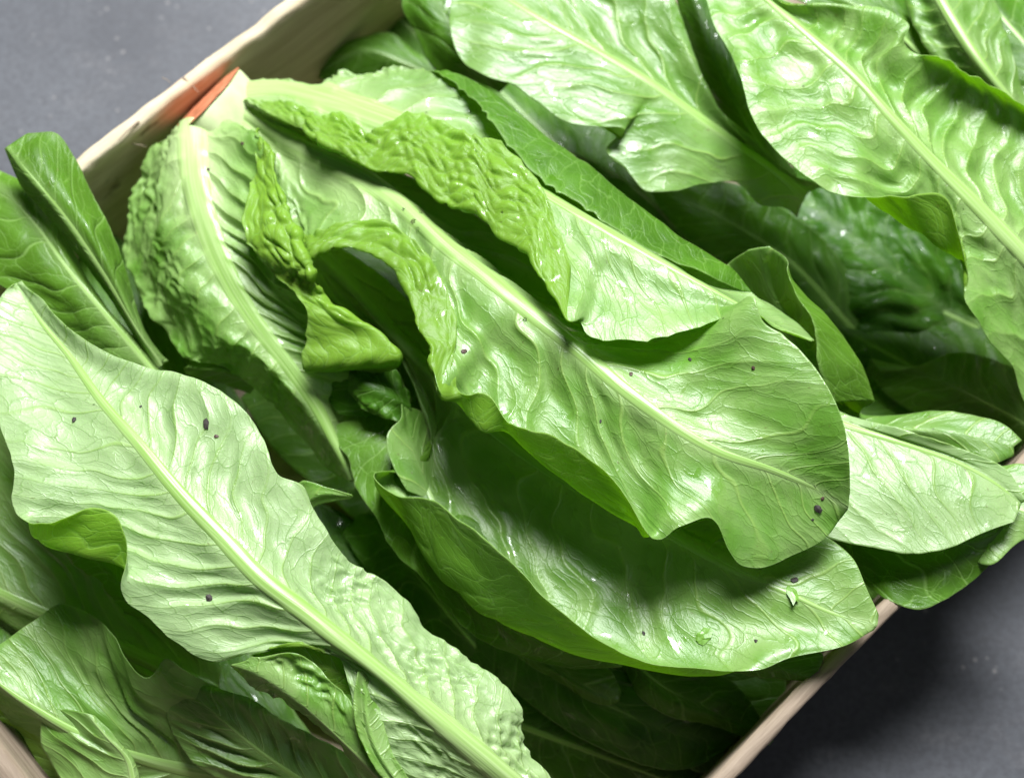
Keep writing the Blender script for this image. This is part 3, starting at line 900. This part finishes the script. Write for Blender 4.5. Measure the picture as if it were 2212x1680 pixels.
# ---- upper right head
leaf(H3, 'pale wrinkled leaf back with thick rib running to the right edge',
     L=[(2300, 930, 70), (2220, 880, 82.6), (2181, 782, 95.3), (2136, 737, 102.9), (2116, 700, 107.5), (2082, 645, 112.2), (2092, 595, 115.8), (2071, 555, 116.7, 2074, 500, 128.7),
        (2031, 525, 119.6, 2048, 432, 133.6), (1956, 485, 122.6, 1960, 424, 136.6), (1886, 432, 126.5, 1892, 424, 132.5), (1850, 427, 129), (1791, 410, 130),
        (1706, 350, 130), (1651, 295, 130), (1621, 245, 130), (1601, 175, 130), (1576, 110, 128), (1541, 50, 126), (1526, 0, 124), (1500, -60, 122), (1490, -150, 122)],
     RIB=[(2320, 660, 105), (2212, 550, 115), (2106, 440, 122.1), (2006, 340, 126.9), (1931, 260, 130.4), (1856, 175, 132), (1756, 85, 131.5), (1656, 0, 127.1),
          (1560, -90, 120.7), (1500, -150, 116)],
     R=[(2400, 600, 80), (2360, 420, 106.8), (2212, 250, 117.7, 2212, 235, 125.7), (2106, 190, 123.5, 2106, 172, 131.5), (2031, 142, 128, 2031, 128, 134), (1968, 108, 131),
        (1952, 88, 133), (1966, 55, 136), (1931, 30, 136), (1886, 15, 134), (1800, 10, 132), (1700, 6, 128), (1640, -40, 126), (1510, -150, 124)],
     tone=0.85, rib=(12, 1.6), ribh=2.0, belly=(-2, -7), vs=13, vamp=3.2, nz=0.9, ridge=0.5, ruf=0.6, ns=200, ntt=150, pale=0.35, slope=0.65, utone=0.8)

leaf(H3, 'shaded leaf in the top right corner with broad pale rib',
     L=[(2230, 360, 85), (2120, 200, 96), (2020, 130, 102), (1980, 70, 104), (1960, 20, 104), (1940, -60, 100)],
     RIB=[(2260, 330, 95), (2171, 210, 108), (2136, 165, 112), (2081, 85, 114), (2031, 0, 114), (1990, -80, 110)],
     R=[(2300, 300, 90), (2212, 195, 104), (2201, 165, 106), (2176, 85, 108), (2151, 0, 108), (2120, -80, 106)],
     tone=0.35, rib=(8, 5), ribh=1.8, belly=(-4, 0), vs=11, vamp=1.3, nz=0.8, ruf=0.8, ns=90, ntt=60, pale=0.3)

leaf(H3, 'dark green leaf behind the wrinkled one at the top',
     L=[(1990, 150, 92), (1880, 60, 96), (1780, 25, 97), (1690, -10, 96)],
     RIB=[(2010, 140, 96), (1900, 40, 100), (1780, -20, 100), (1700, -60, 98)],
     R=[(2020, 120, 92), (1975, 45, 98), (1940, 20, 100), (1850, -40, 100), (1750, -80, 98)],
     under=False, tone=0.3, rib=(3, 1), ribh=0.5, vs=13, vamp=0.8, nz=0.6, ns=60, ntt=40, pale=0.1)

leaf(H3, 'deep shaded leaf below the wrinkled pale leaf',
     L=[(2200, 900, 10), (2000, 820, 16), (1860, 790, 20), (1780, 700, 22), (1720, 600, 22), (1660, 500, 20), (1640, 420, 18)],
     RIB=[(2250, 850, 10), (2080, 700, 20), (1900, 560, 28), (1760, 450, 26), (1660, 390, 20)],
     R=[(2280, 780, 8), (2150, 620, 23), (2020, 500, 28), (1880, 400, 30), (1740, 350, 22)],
     under=False, tone=0.05, rib=(1.5, .6), ribh=0.2, belly=(3, 2), vs=14, vamp=2.4, nz=2.2, ruf=2.0, savoy=0.5, ns=100, ntt=70, pale=0.1)  # near-black tone puts the shade of the gap into the leaf colour

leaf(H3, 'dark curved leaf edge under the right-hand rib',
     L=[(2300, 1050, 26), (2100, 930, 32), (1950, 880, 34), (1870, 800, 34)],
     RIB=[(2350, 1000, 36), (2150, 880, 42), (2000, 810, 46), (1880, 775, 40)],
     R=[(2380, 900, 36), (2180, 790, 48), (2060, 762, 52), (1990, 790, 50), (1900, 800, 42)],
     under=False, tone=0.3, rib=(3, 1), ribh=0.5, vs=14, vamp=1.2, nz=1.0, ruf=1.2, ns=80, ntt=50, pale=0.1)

# ---- top centre head
leaf(H4, 'broad pale leaf at the top with a straight yellow-green rib',
     L=[(1720, 470, 70), (1700, 452, 74.4), (1640, 440, 80.8), (1600, 398, 87.2), (1516, 398, 93.6), (1456, 413, 97), (1390, 411, 99.4), (1350, 362, 101.8), (1315, 322, 104),
        (1340, 300, 107.1, 1350, 285, 110.1), (1256, 273, 110.2), (1211, 260, 111.3), (1156, 220, 111.4), (1106, 184, 111.5), (1050, 166, 111.6), (1010, 140, 110.6), (985, 108, 109.7), (972, 60, 107.8), (976, 0, 105.9), (990, -60, 106)],
     RIB=[(1740, 420, 72), (1696, 380, 79.9), (1606, 318, 89.8), (1506, 250, 98.7), (1406, 180, 104.1), (1306, 120, 107.6), (1216, 70, 110.1), (1106, 5, 108.5), (1010, -60, 103)],
     R=[(1780, 400, 70), (1690, 365, 84.4), (1640, 310, 92.1), (1560, 240, 96.3), (1510, 150, 100.6), (1490, 90, 102.9), (1470, 30, 105.2), (1440, -30, 107.4), (1200, -120, 113.7), (1030, -80, 118)],
     tone=0.38, rib=(9, 2.2), ribh=1.5, belly=(2, -5), vs=20, vamp=1.0, nz=0.75, ruf=0.8, ns=180, ntt=120, pale=0.25, slope=1.1)

leaf(H4, 'green leaf side curving out left of the broad pale leaf',
     L=[(1080, 200, 68), (1000, 168, 70), (955, 165, 72), (930, 140, 75), (895, 70, 79), (870, 20, 82), (876, -40, 82)],
     RIB=[(1110, 170, 76), (1060, 140, 82), (1000, 80, 87), (950, 20, 89), (930, -50, 89)],
     R=[(1130, 140, 78), (1080, 60, 84), (1040, -10, 87), (1000, -70, 87)],
     under=False, tone=0.25, rib=(3, 1), ribh=0.5, belly=(3, 2), vs=18, vamp=0.8, nz=0.6, ruf=0.5, ns=80, ntt=50, pale=0.1)

leaf(H4, 'dark low leaf in the gap next to the crate board',
     L=[(980, 220, 33), (830, 185, 33), (700, 172, 33), (686, 165, 34)],
     RIB=[(980, 190, 38), (880, 140, 42), (790, 110, 43), (700, 150, 37)],
     R=[(960, 165, 38), (930, 140, 39), (880, 95, 41), (830, 70, 41), (780, 75, 40), (720, 120, 38), (690, 158, 35)],
     under=False, tone=0.25, rib=(3, 1), ribh=0.5, vs=16, vamp=0.6, nz=0.5, ns=60, ntt=40, pale=0.1)

leaf(H4, 'dark glossy leaf between the two large pale leaves',
     L=[(1680, 400, 62), (1580, 290, 74), (1510, 160, 80), (1470, 40, 82), (1450, -50, 84)],
     RIB=[(1700, 400, 68), (1620, 280, 82), (1545, 130, 90), (1490, -30, 91)],
     R=[(1720, 380, 64), (1650, 270, 78), (1610, 150, 87), (1560, 30, 87), (1530, -50, 87)],
     under=False, tone=0.1, rib=(2.5, 1), ribh=0.4, belly=(2, 2), vs=14, vamp=0.8, nz=0.6, ns=80, ntt=50, pale=0.1)

leaf(H4, 'shaded green leaf below the broad pale leaf',
     L=[(1800, 760, 22), (1640, 600, 30), (1500, 530, 34), (1420, 440, 36), (1400, 400, 36)],
     RIB=[(1850, 720, 24), (1700, 560, 34), (1560, 470, 40), (1430, 400, 40)],
     R=[(1880, 660, 24), (1760, 500, 36), (1690, 450, 40), (1600, 400, 42), (1450, 385, 42)],
     under=False, tone=0.15, rib=(4, 1), ribh=0.6, belly=(2, 2), vs=14, vamp=1.3, nz=0.9, ruf=0.8, ns=90, ntt=60, pale=0.1)  # tone lowered, shade under the pale leaf is in the colour

# ---- right edge head
leaf(H6, 'curled leaf tip with a turned-over veined edge',
     L=[(1800, 900, 65), (1700, 780, 75), (1600, 660, 90), (1545, 602, 104), (1575, 569, 110), (1617, 540, 117)],
     RIB=[(1850, 900, 70), (1760, 800, 82), (1690, 690, 94), (1655, 610, 104), (1640, 535, 118)],
     R=[(1877, 865, 95, 1800, 870, 100), (1852, 784, 105, 1767, 784, 112), (1830, 741, 108, 1762, 734, 115), (1795, 694, 112, 1750, 684, 118),
        (1757, 656, 114, 1725, 645, 119), (1714, 612, 116, 1702, 595, 120), (1697, 558, 119), (1662, 532, 119)],
     tone=0.45, rib=(2, 1), ribh=0.3, belly=(-6, -8), vs=16, vamp=0.5, nz=0.5, ruf=0.2, ns=110, ntt=80, pale=0.05)

leaf(H6, 'pale leaf with tucked tip hanging over the near rim',
     L=[(1640, 980, 95), (1700, 1090, 101), (1790, 1160, 105), (1881, 1181, 107), (1966, 1196, 109), (2041, 1186, 110), (2121, 1152, 110), (2191, 1126, 109)],
     RIB=[(1650, 850, 88), (1830, 920, 102), (1980, 968, 107), (2080, 1005, 108), (2150, 1045, 108), (2206, 1088, 106)],
     R=[(1700, 830, 82), (1830, 895, 100), (1960, 930, 110), (2080, 970, 110.3), (2180, 1020, 108.7), (2216, 1080, 108)],
     tone=1.45, rib=(5, 1.3), ribh=1.2, belly=(2, 0), vs=18, vamp=1.0, nz=0.5, ruf=0.3, ns=120, ntt=80, pale=0.3)

leaf(H6, 'dim green leaf above the pale tip at the right edge',
     L=[(1720, 900, 70), (1900, 940, 78), (2060, 990, 90), (2130, 1005, 95), (2190, 985, 96)],
     RIB=[(1700, 850, 70), (1850, 915, 80), (2050, 935, 94), (2190, 965, 97)],
     R=[(1720, 820, 66), (1871, 893, 76), (2056, 891, 90), (2166, 915, 96), (2208, 950, 97)],
     under=True, tone=0.35, rib=(2.5, 1), ribh=0.5, vs=16, vamp=0.7, nz=0.5, ruf=0.5, ns=80, ntt=50, pale=0.1)

leaf(H6, 'pale leaf cut by the right edge above the ground',
     L=[(1950, 1060, 74), (2080, 1195, 92), (2131, 1221, 97), (2212, 1165, 98), (2330, 1190, 98)],
     RIB=[(1950, 1000, 78), (2120, 1080, 96), (2230, 1110, 101), (2340, 1160, 99)],
     R=[(1960, 960, 76), (2126, 1010, 93), (2212, 1003, 98), (2340, 1100, 98)],
     tone=0.9, rib=(4, 1.3), ribh=0.8, vs=15, vamp=0.8, nz=0.5, ruf=0.5, ns=80, ntt=50, pale=0.2)

leaf(H6, 'dark leaf with a pale vein network overhanging the crate rim',
     L=[(1650, 1080, 55), (1790, 1180, 66), (1856, 1245, 80), (1926, 1300, 92), (1981, 1316, 94), (2056, 1286, 94), (2131, 1226, 92), (2196, 1138, 94)],
     RIB=[(1650, 1020, 60), (1800, 1120, 76), (1950, 1180, 92), (2100, 1170, 98), (2198, 1130, 98)],
     R=[(1680, 980, 60), (1830, 1050, 78), (1980, 1100, 92), (2100, 1110, 98), (2192, 1125, 98)],
     under=False, tone=0.3, rib=(2, 1), ribh=0.3, belly=(2, 0), vs=18, vamp=0.6, nz=0.5, ruf=0.3, ns=100, ntt=60, pale=0.1)

# ---- buried head; shade is put into the low tones of its dark leaves
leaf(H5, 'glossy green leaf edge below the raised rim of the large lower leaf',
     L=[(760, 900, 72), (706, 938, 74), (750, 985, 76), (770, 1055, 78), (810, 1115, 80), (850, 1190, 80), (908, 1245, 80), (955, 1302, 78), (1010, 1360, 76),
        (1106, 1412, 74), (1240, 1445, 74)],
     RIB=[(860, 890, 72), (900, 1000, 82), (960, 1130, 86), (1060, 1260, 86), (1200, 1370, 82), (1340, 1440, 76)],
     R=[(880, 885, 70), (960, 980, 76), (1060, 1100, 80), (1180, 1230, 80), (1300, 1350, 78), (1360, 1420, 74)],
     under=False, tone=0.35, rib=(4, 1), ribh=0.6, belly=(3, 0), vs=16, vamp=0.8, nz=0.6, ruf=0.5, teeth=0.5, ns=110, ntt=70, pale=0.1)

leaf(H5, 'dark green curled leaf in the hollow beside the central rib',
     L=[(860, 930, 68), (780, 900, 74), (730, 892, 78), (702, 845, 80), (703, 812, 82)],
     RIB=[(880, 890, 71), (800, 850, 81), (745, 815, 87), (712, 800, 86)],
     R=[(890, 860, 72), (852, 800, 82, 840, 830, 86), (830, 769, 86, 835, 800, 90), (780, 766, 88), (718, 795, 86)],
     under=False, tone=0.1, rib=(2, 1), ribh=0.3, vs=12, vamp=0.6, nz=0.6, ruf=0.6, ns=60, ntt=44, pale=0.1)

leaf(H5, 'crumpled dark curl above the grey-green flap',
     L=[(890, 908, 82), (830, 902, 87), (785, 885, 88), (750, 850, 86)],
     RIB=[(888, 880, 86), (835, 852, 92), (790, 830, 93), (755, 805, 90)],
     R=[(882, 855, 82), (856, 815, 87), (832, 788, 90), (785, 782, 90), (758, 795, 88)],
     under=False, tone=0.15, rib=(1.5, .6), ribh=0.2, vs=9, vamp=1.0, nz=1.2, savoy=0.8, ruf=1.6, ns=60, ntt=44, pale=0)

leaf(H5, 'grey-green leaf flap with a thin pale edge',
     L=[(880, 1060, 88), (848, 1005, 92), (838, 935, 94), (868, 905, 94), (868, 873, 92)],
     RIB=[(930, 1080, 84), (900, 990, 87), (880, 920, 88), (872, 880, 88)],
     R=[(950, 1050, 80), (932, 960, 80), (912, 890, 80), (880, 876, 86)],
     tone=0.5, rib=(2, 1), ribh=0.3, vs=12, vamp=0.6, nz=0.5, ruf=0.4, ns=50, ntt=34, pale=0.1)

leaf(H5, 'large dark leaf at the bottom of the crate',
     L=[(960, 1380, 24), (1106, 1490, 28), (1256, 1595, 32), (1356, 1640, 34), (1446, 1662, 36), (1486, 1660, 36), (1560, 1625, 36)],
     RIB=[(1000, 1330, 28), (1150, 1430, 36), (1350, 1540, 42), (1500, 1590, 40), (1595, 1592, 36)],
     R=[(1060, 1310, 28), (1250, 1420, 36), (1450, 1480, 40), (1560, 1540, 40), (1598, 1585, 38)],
     under=False, tone=0.0, rib=(3, 1), ribh=0.5, belly=(2, 2), vs=16, vamp=0.7, nz=0.6, ruf=0.4, ns=100, ntt=60, pale=0.1)  # lowest tone: shade of the crate bottom put into the colour

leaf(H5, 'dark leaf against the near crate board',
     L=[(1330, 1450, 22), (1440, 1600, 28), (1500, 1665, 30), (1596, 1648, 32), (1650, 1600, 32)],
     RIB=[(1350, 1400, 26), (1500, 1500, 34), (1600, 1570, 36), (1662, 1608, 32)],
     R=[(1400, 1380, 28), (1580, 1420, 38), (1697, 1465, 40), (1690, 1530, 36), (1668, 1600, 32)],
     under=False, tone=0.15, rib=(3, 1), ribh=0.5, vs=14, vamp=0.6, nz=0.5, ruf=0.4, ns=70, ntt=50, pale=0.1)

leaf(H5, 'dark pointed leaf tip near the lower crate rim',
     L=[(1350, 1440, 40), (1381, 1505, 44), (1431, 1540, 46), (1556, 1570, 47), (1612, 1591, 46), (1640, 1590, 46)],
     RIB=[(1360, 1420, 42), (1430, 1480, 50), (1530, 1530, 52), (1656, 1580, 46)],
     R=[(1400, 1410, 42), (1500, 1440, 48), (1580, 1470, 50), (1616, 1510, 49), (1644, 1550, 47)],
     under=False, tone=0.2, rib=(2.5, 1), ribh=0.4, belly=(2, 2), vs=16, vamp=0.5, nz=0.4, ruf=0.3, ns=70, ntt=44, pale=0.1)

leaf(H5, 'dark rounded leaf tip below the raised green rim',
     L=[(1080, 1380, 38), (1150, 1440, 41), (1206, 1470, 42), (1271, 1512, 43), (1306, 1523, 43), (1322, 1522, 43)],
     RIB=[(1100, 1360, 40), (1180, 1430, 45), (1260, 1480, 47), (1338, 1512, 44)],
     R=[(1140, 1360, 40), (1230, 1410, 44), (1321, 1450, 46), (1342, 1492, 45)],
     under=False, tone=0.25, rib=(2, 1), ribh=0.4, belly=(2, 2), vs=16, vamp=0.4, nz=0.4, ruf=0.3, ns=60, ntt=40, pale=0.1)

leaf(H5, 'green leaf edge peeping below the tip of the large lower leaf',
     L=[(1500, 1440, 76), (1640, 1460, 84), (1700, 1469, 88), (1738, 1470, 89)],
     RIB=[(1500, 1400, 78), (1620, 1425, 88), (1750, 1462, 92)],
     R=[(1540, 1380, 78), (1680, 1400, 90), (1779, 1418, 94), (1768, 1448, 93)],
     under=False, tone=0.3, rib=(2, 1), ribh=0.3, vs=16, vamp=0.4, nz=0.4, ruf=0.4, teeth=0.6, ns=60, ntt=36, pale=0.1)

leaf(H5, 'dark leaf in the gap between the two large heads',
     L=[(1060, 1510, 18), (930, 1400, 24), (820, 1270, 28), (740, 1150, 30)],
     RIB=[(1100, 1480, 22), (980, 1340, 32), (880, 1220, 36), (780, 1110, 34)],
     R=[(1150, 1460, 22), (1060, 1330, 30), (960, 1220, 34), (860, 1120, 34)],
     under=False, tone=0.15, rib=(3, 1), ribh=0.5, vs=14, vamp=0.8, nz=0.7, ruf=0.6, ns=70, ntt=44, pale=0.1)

leaf(H5, 'dark underside of a leaf below the white-ribbed leaf',
     L=[(850, 1200, 18), (720, 1080, 24), (600, 980, 28), (520, 860, 28)],
     RIB=[(900, 1150, 19), (780, 1000, 28), (660, 900, 32), (560, 820, 30)],
     R=[(930, 1080, 19), (820, 930, 26), (720, 830, 30), (620, 780, 30)],
     tone=0.3, rib=(3, 1), ribh=0.5, vs=13, vamp=1.0, nz=0.8, ruf=0.8, ns=70, ntt=44, pale=0.1)


# ---- leaves deep in the crate that close the gaps
def deep(h, x0, y0, x1, y1, w, z, un=False):
    dx, dy = x1 - x0, y1 - y0
    l = math.hypot(dx, dy)
    px, py = -dy / l * w, dx / l * w
    def row(k, s, dz):
        return [(x0 + dx * t + px * s * b, y0 + dy * t + py * s * b, z + dz + 4 * math.sin(3.1 * t)) for t, b in
                ((0, 0.35), (0.3, 0.8), (0.6, 1.0), (0.85, 0.75), (1.0, 0.12))]
    leaf(h, None, row(0, -1, -5), row(0, 0.0, 3), row(0, 1, -5), under=un, tone=0.2, rib=(5, 1), ribh=0.7, vs=14, vamp=1.0, nz=0.9, ruf=1.0,  # low tone darkens the fillers in place of gap shade
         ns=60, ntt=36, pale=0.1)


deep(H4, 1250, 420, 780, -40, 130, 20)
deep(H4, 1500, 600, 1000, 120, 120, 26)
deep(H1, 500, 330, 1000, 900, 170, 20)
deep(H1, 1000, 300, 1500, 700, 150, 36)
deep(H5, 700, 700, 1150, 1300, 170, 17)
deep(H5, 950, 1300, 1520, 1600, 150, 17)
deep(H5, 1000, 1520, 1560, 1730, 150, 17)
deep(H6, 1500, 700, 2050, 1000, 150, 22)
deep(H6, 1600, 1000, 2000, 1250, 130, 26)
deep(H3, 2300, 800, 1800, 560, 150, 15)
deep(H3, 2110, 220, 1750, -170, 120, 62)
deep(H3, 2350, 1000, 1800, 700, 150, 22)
deep(H3, 2420, 330, 2000, -150, 150, 88)  # added filler, raised high to block light from the upper right
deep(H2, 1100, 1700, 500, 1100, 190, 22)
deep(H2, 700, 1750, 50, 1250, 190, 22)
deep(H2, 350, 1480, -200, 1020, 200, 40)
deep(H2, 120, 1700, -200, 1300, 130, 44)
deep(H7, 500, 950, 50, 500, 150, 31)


# ------------------------------------------------------------------ cut base of the central head
def butt():
    c = at(444, 222, 90)
    a = at(425, 205, 92) - at(520, 300, 76)            # towards the board
    a /= np.linalg.norm(a)
    side = np.cross(a, np.array([0, 0, 1.0]))
    side /= np.linalg.norm(side)
    up = np.cross(side, a)
    V, F = [], []
    n = 48
    prof = [(-0.030, 0.55), (-0.020, 0.85), (-0.010, 1.0), (-0.001, 1.0), (0.0, 0.975)]
    for (x, r) in prof:
        for k in range(n):
            t = 2 * math.pi * k / n
            rr = r * (1 + 0.05 * math.sin(3 * t + 1) + 0.03 * math.sin(7 * t))
            V.append(c + a * x + side * math.cos(t) * 0.0200 * rr + up * math.sin(t) * 0.016 * rr)
    for i in range(len(prof) - 1):
        for k in range(n):
            F.append((i * n + k, i * n + (k + 1) % n, (i + 1) * n + (k + 1) % n, (i + 1) * n + k))
    o = mesh_obj('cut_base', V, F, M_BUTT, H1)
    V2, F2 = [], []
    for j, r in enumerate((0.99, 0.8, 0.5, 0.2)):
        for k in range(n):
            t = 2 * math.pi * k / n
            rr = r * (1 + 0.05 * math.sin(3 * t + 1) + 0.03 * math.sin(7 * t))
            V2.append(c + a * (0.0004 + 0.0008 * (1 - r)) + side * math.cos(t) * 0.0205 * rr + up * math.sin(t) * 0.017 * rr)
    for i in range(3):
        for k in range(n):
            F2.append((i * n + k, i * n + (k + 1) % n, (i + 1) * n + (k + 1) % n, (i + 1) * n + k))
    F2.append(tuple(3 * n + k for k in range(n)))
    p = mesh_obj('cut_face', V2, F2, M_CUT, o)
    p.matrix_parent_inverse = Matrix.Identity(4)
    p['label'] = 'rust-orange oxidised cut face'
    bm_fix(o)
    bm_fix(p)


butt()


# ------------------------------------------------------------------ small things lying on the leaves
bpy.context.view_layer.update()
_deps = bpy.context.evaluated_depsgraph_get()


def on_surface(x, y):
    r = FWD + RIGHT * ((x - PW / 2) / FPX) + UP * (-(y - PH / 2) / FPX)
    ok, loc, nor, _, _, _ = sc.ray_cast(_deps, Vector(CAM), Vector(r).normalized())
    return loc, nor


def crumb(x, y, size, label, seed, mat=M_SOIL, name='soil_crumb', cat='soil', flat=0.5, stretch=1.4, group='soil crumbs on the leaves'):
    import bmesh
    rng = random.Random(seed)
    loc, nor = on_surface(x, y)
    bm = bmesh.new()
    bmesh.ops.create_icosphere(bm, subdivisions=1 if mat in (M_SOIL, M_SOILB) else 2, radius=1.0)
    for v in bm.verts:
        k = 1 + 0.45 * (float(perlin(np.array([v.co.x * 1.3 + seed]), np.array([v.co.y * 1.3 + v.co.z * 1.7]), seed)[0])) + rng.uniform(-.28, .22)
        v.co *= k
        v.co.x *= stretch
        v.co.z *= flat
    bm.transform(Matrix.Diagonal((size * MM * .5, size * MM * .5, size * MM * .5, 1)))
    q = nor.to_track_quat('Z', 'Y').to_matrix().to_4x4() @ Matrix.Rotation(rng.uniform(0, 6.28), 4, 'Z')
    bm.transform(q)
    me = bpy.data.meshes.new(name)
    bm.to_mesh(me)
    bm.free()
    me.materials.append(mat)
    o = bpy.data.objects.new(name, me)
    COL.objects.link(o)
    o.location = loc + nor * (size * MM * .5 * flat * .5)
    o['label'] = label
    o['category'] = cat
    o['group'] = group
    return o


M_SOILB = plain_material('brown_soil', (0.045, 0.022, 0.014), 0.6, 0.5, 700.0)
CR = [(445, 916, 4.4, 'large angular black soil crumb on the long pale leaf, right of its rib', 0),
      (467, 942, 1.8, 'small brown soil crumb just below the large angular black crumb', 1),
      (160, 906, 2.4, 'grey-black soil crumb left of the rib near the tip of the long pale leaf', 0),
      (452, 1292, 3.4, 'upright black soil crumb on the long pale leaf, left of its rib', 0),
      (304, 878, 1.2, 'tiny dark speck on the rib side of the long pale leaf', 0),
      (1768, 1098, 3.6, 'blue-black soil crumb close to the rounded tip of the central leaf', 0),
      (1777, 1077, 1.9, 'reddish brown crumb next to the blue-black crumb at the central leaf tip', 1),
      (1716, 1252, 3.0, 'shiny black crumb just above the rib of the large lower leaf', 0),
      (1390, 1367, 1.9, 'small round black crumb near the front rim of the large lower leaf', 0),
      (1633, 1384, 1.7, 'small black crumb toward the tip of the large lower leaf', 0),
      (1002, 760, 2.6, 'brown crumb beside the frilled margin of the central leaf', 1),
      (1627, 795, 2.0, 'brown speck on the smooth raised side of the central leaf', 1),
      (1490, 776, 1.7, 'dark speck in the shade under the folded leaf edge', 0),
      (1363, 808, 2.2, 'dark reddish speck beside the middle of the central rib', 1),
      (1297, 910, 1.3, 'tiny black speck below the central rib', 0),
      (524, 310, 2.4, 'brown fleck by the pointed tip of the puckered margin', 1),
      (450, 366, 1.7, 'brown fleck on the thick white rib', 1),
      (1755, 1122, 1.2, 'tiny speck between the blue-black crumb and the leaf margin', 0)]
for i, (x, y, s_, lb, k) in enumerate(CR):
    crumb(x, y, s_ * 0.8, lb, 50 + i, M_SOILB if k else M_SOIL)

M_SCRAP = plain_material('leaf_scrap', (0.09, 0.20, 0.02), 0.4, 0.4, 400.0)
crumb(1712, 1281, 4.0, 'torn green leaf scrap lying on the rib of the large lower leaf', 81, M_SCRAP, 'leaf_scrap', 'leaf scrap', 0.22, 1.9, 'torn scraps of leaf')
crumb(1520, 1372, 5.0, 'crumpled green leaf scrap in the hollow of the large lower leaf', 82, M_SCRAP, 'leaf_scrap', 'leaf scrap', 0.3, 1.5, 'torn scraps of leaf')


def water_material():
    m, t = nt('water')
    n = N(t)
    pr = n('ShaderNodeBsdfPrincipled', {'Base Color': (1, 1, 1, 1), 'Roughness': 0.02, 'IOR': 1.33, 'Transmission Weight': 1.0})
    n('ShaderNodeOutputMaterial', {'Surface': pr.outputs[0]})
    return m


M_WATER = water_material()
for i, (x, y, s_, lb) in enumerate(((893, 478, 2.2, 'largest clear water drop on the upper part of the central rib'), (908, 459, 1.6, 'water drop at the right border of the central rib beside the largest drop'),
                                    (872, 452, 1.5, 'water drop up and left of the largest drop on the central rib'), (903, 494, 1.3, 'small water drop right below the largest drop on the central rib'),
                                    (872, 405, 1.2, 'topmost tiny water drop on the central rib'), (1135, 690, 1.8, 'lone water drop halfway down the central rib'))):
    o = crumb(x, y, s_, lb, 7, M_WATER, 'water_drop', 'water drop', 0.45, 1.1, 'water drops on the central rib')
    for p in o.data.polygons:
        p.use_smooth = True


# ------------------------------------------------------------------ splinters of the far board
def splinter(p, q, w, lift):
    a, b = at(*p), at(*q)
    d = b - a
    n_ = 8
    V, F = [], []
    for i in range(n_ + 1):
        t = i / n_
        c = a + d * t + np.array([0, 0, lift * MM * math.sin(math.pi * t)])
        r = w * MM * .5 * (1 - 0.75 * t)
        sd = np.cross(d / np.linalg.norm(d), [0, 0, 1.0])
        for k in range(5):
            g = 2 * math.pi * k / 5
            V.append(c + sd * math.cos(g) * r + np.array([0, 0, 1.0]) * math.sin(g) * r * .7)
    for i in range(n_):
        for k in range(5):
            F.append((i * 5 + k, i * 5 + (k + 1) % 5, (i + 1) * 5 + (k + 1) % 5, (i + 1) * 5 + k))
    F.append((4, 3, 2, 1, 0))
    F.append(tuple(n_ * 5 + k for k in range(5)))
    mesh_obj('splinter', V, F, M_WOOD, crate)


splinter((396, 168, 92), (430, 202, 88), 1.3, 1.5)
splinter((350, 168, 92), (372, 182, 93), 0.5, 1.0)
splinter((300, 262, 92), (255, 305, 93), 1.2, 0.8)
splinter((285, 312, 84), (318, 318, 82), 0.5, 1.0)
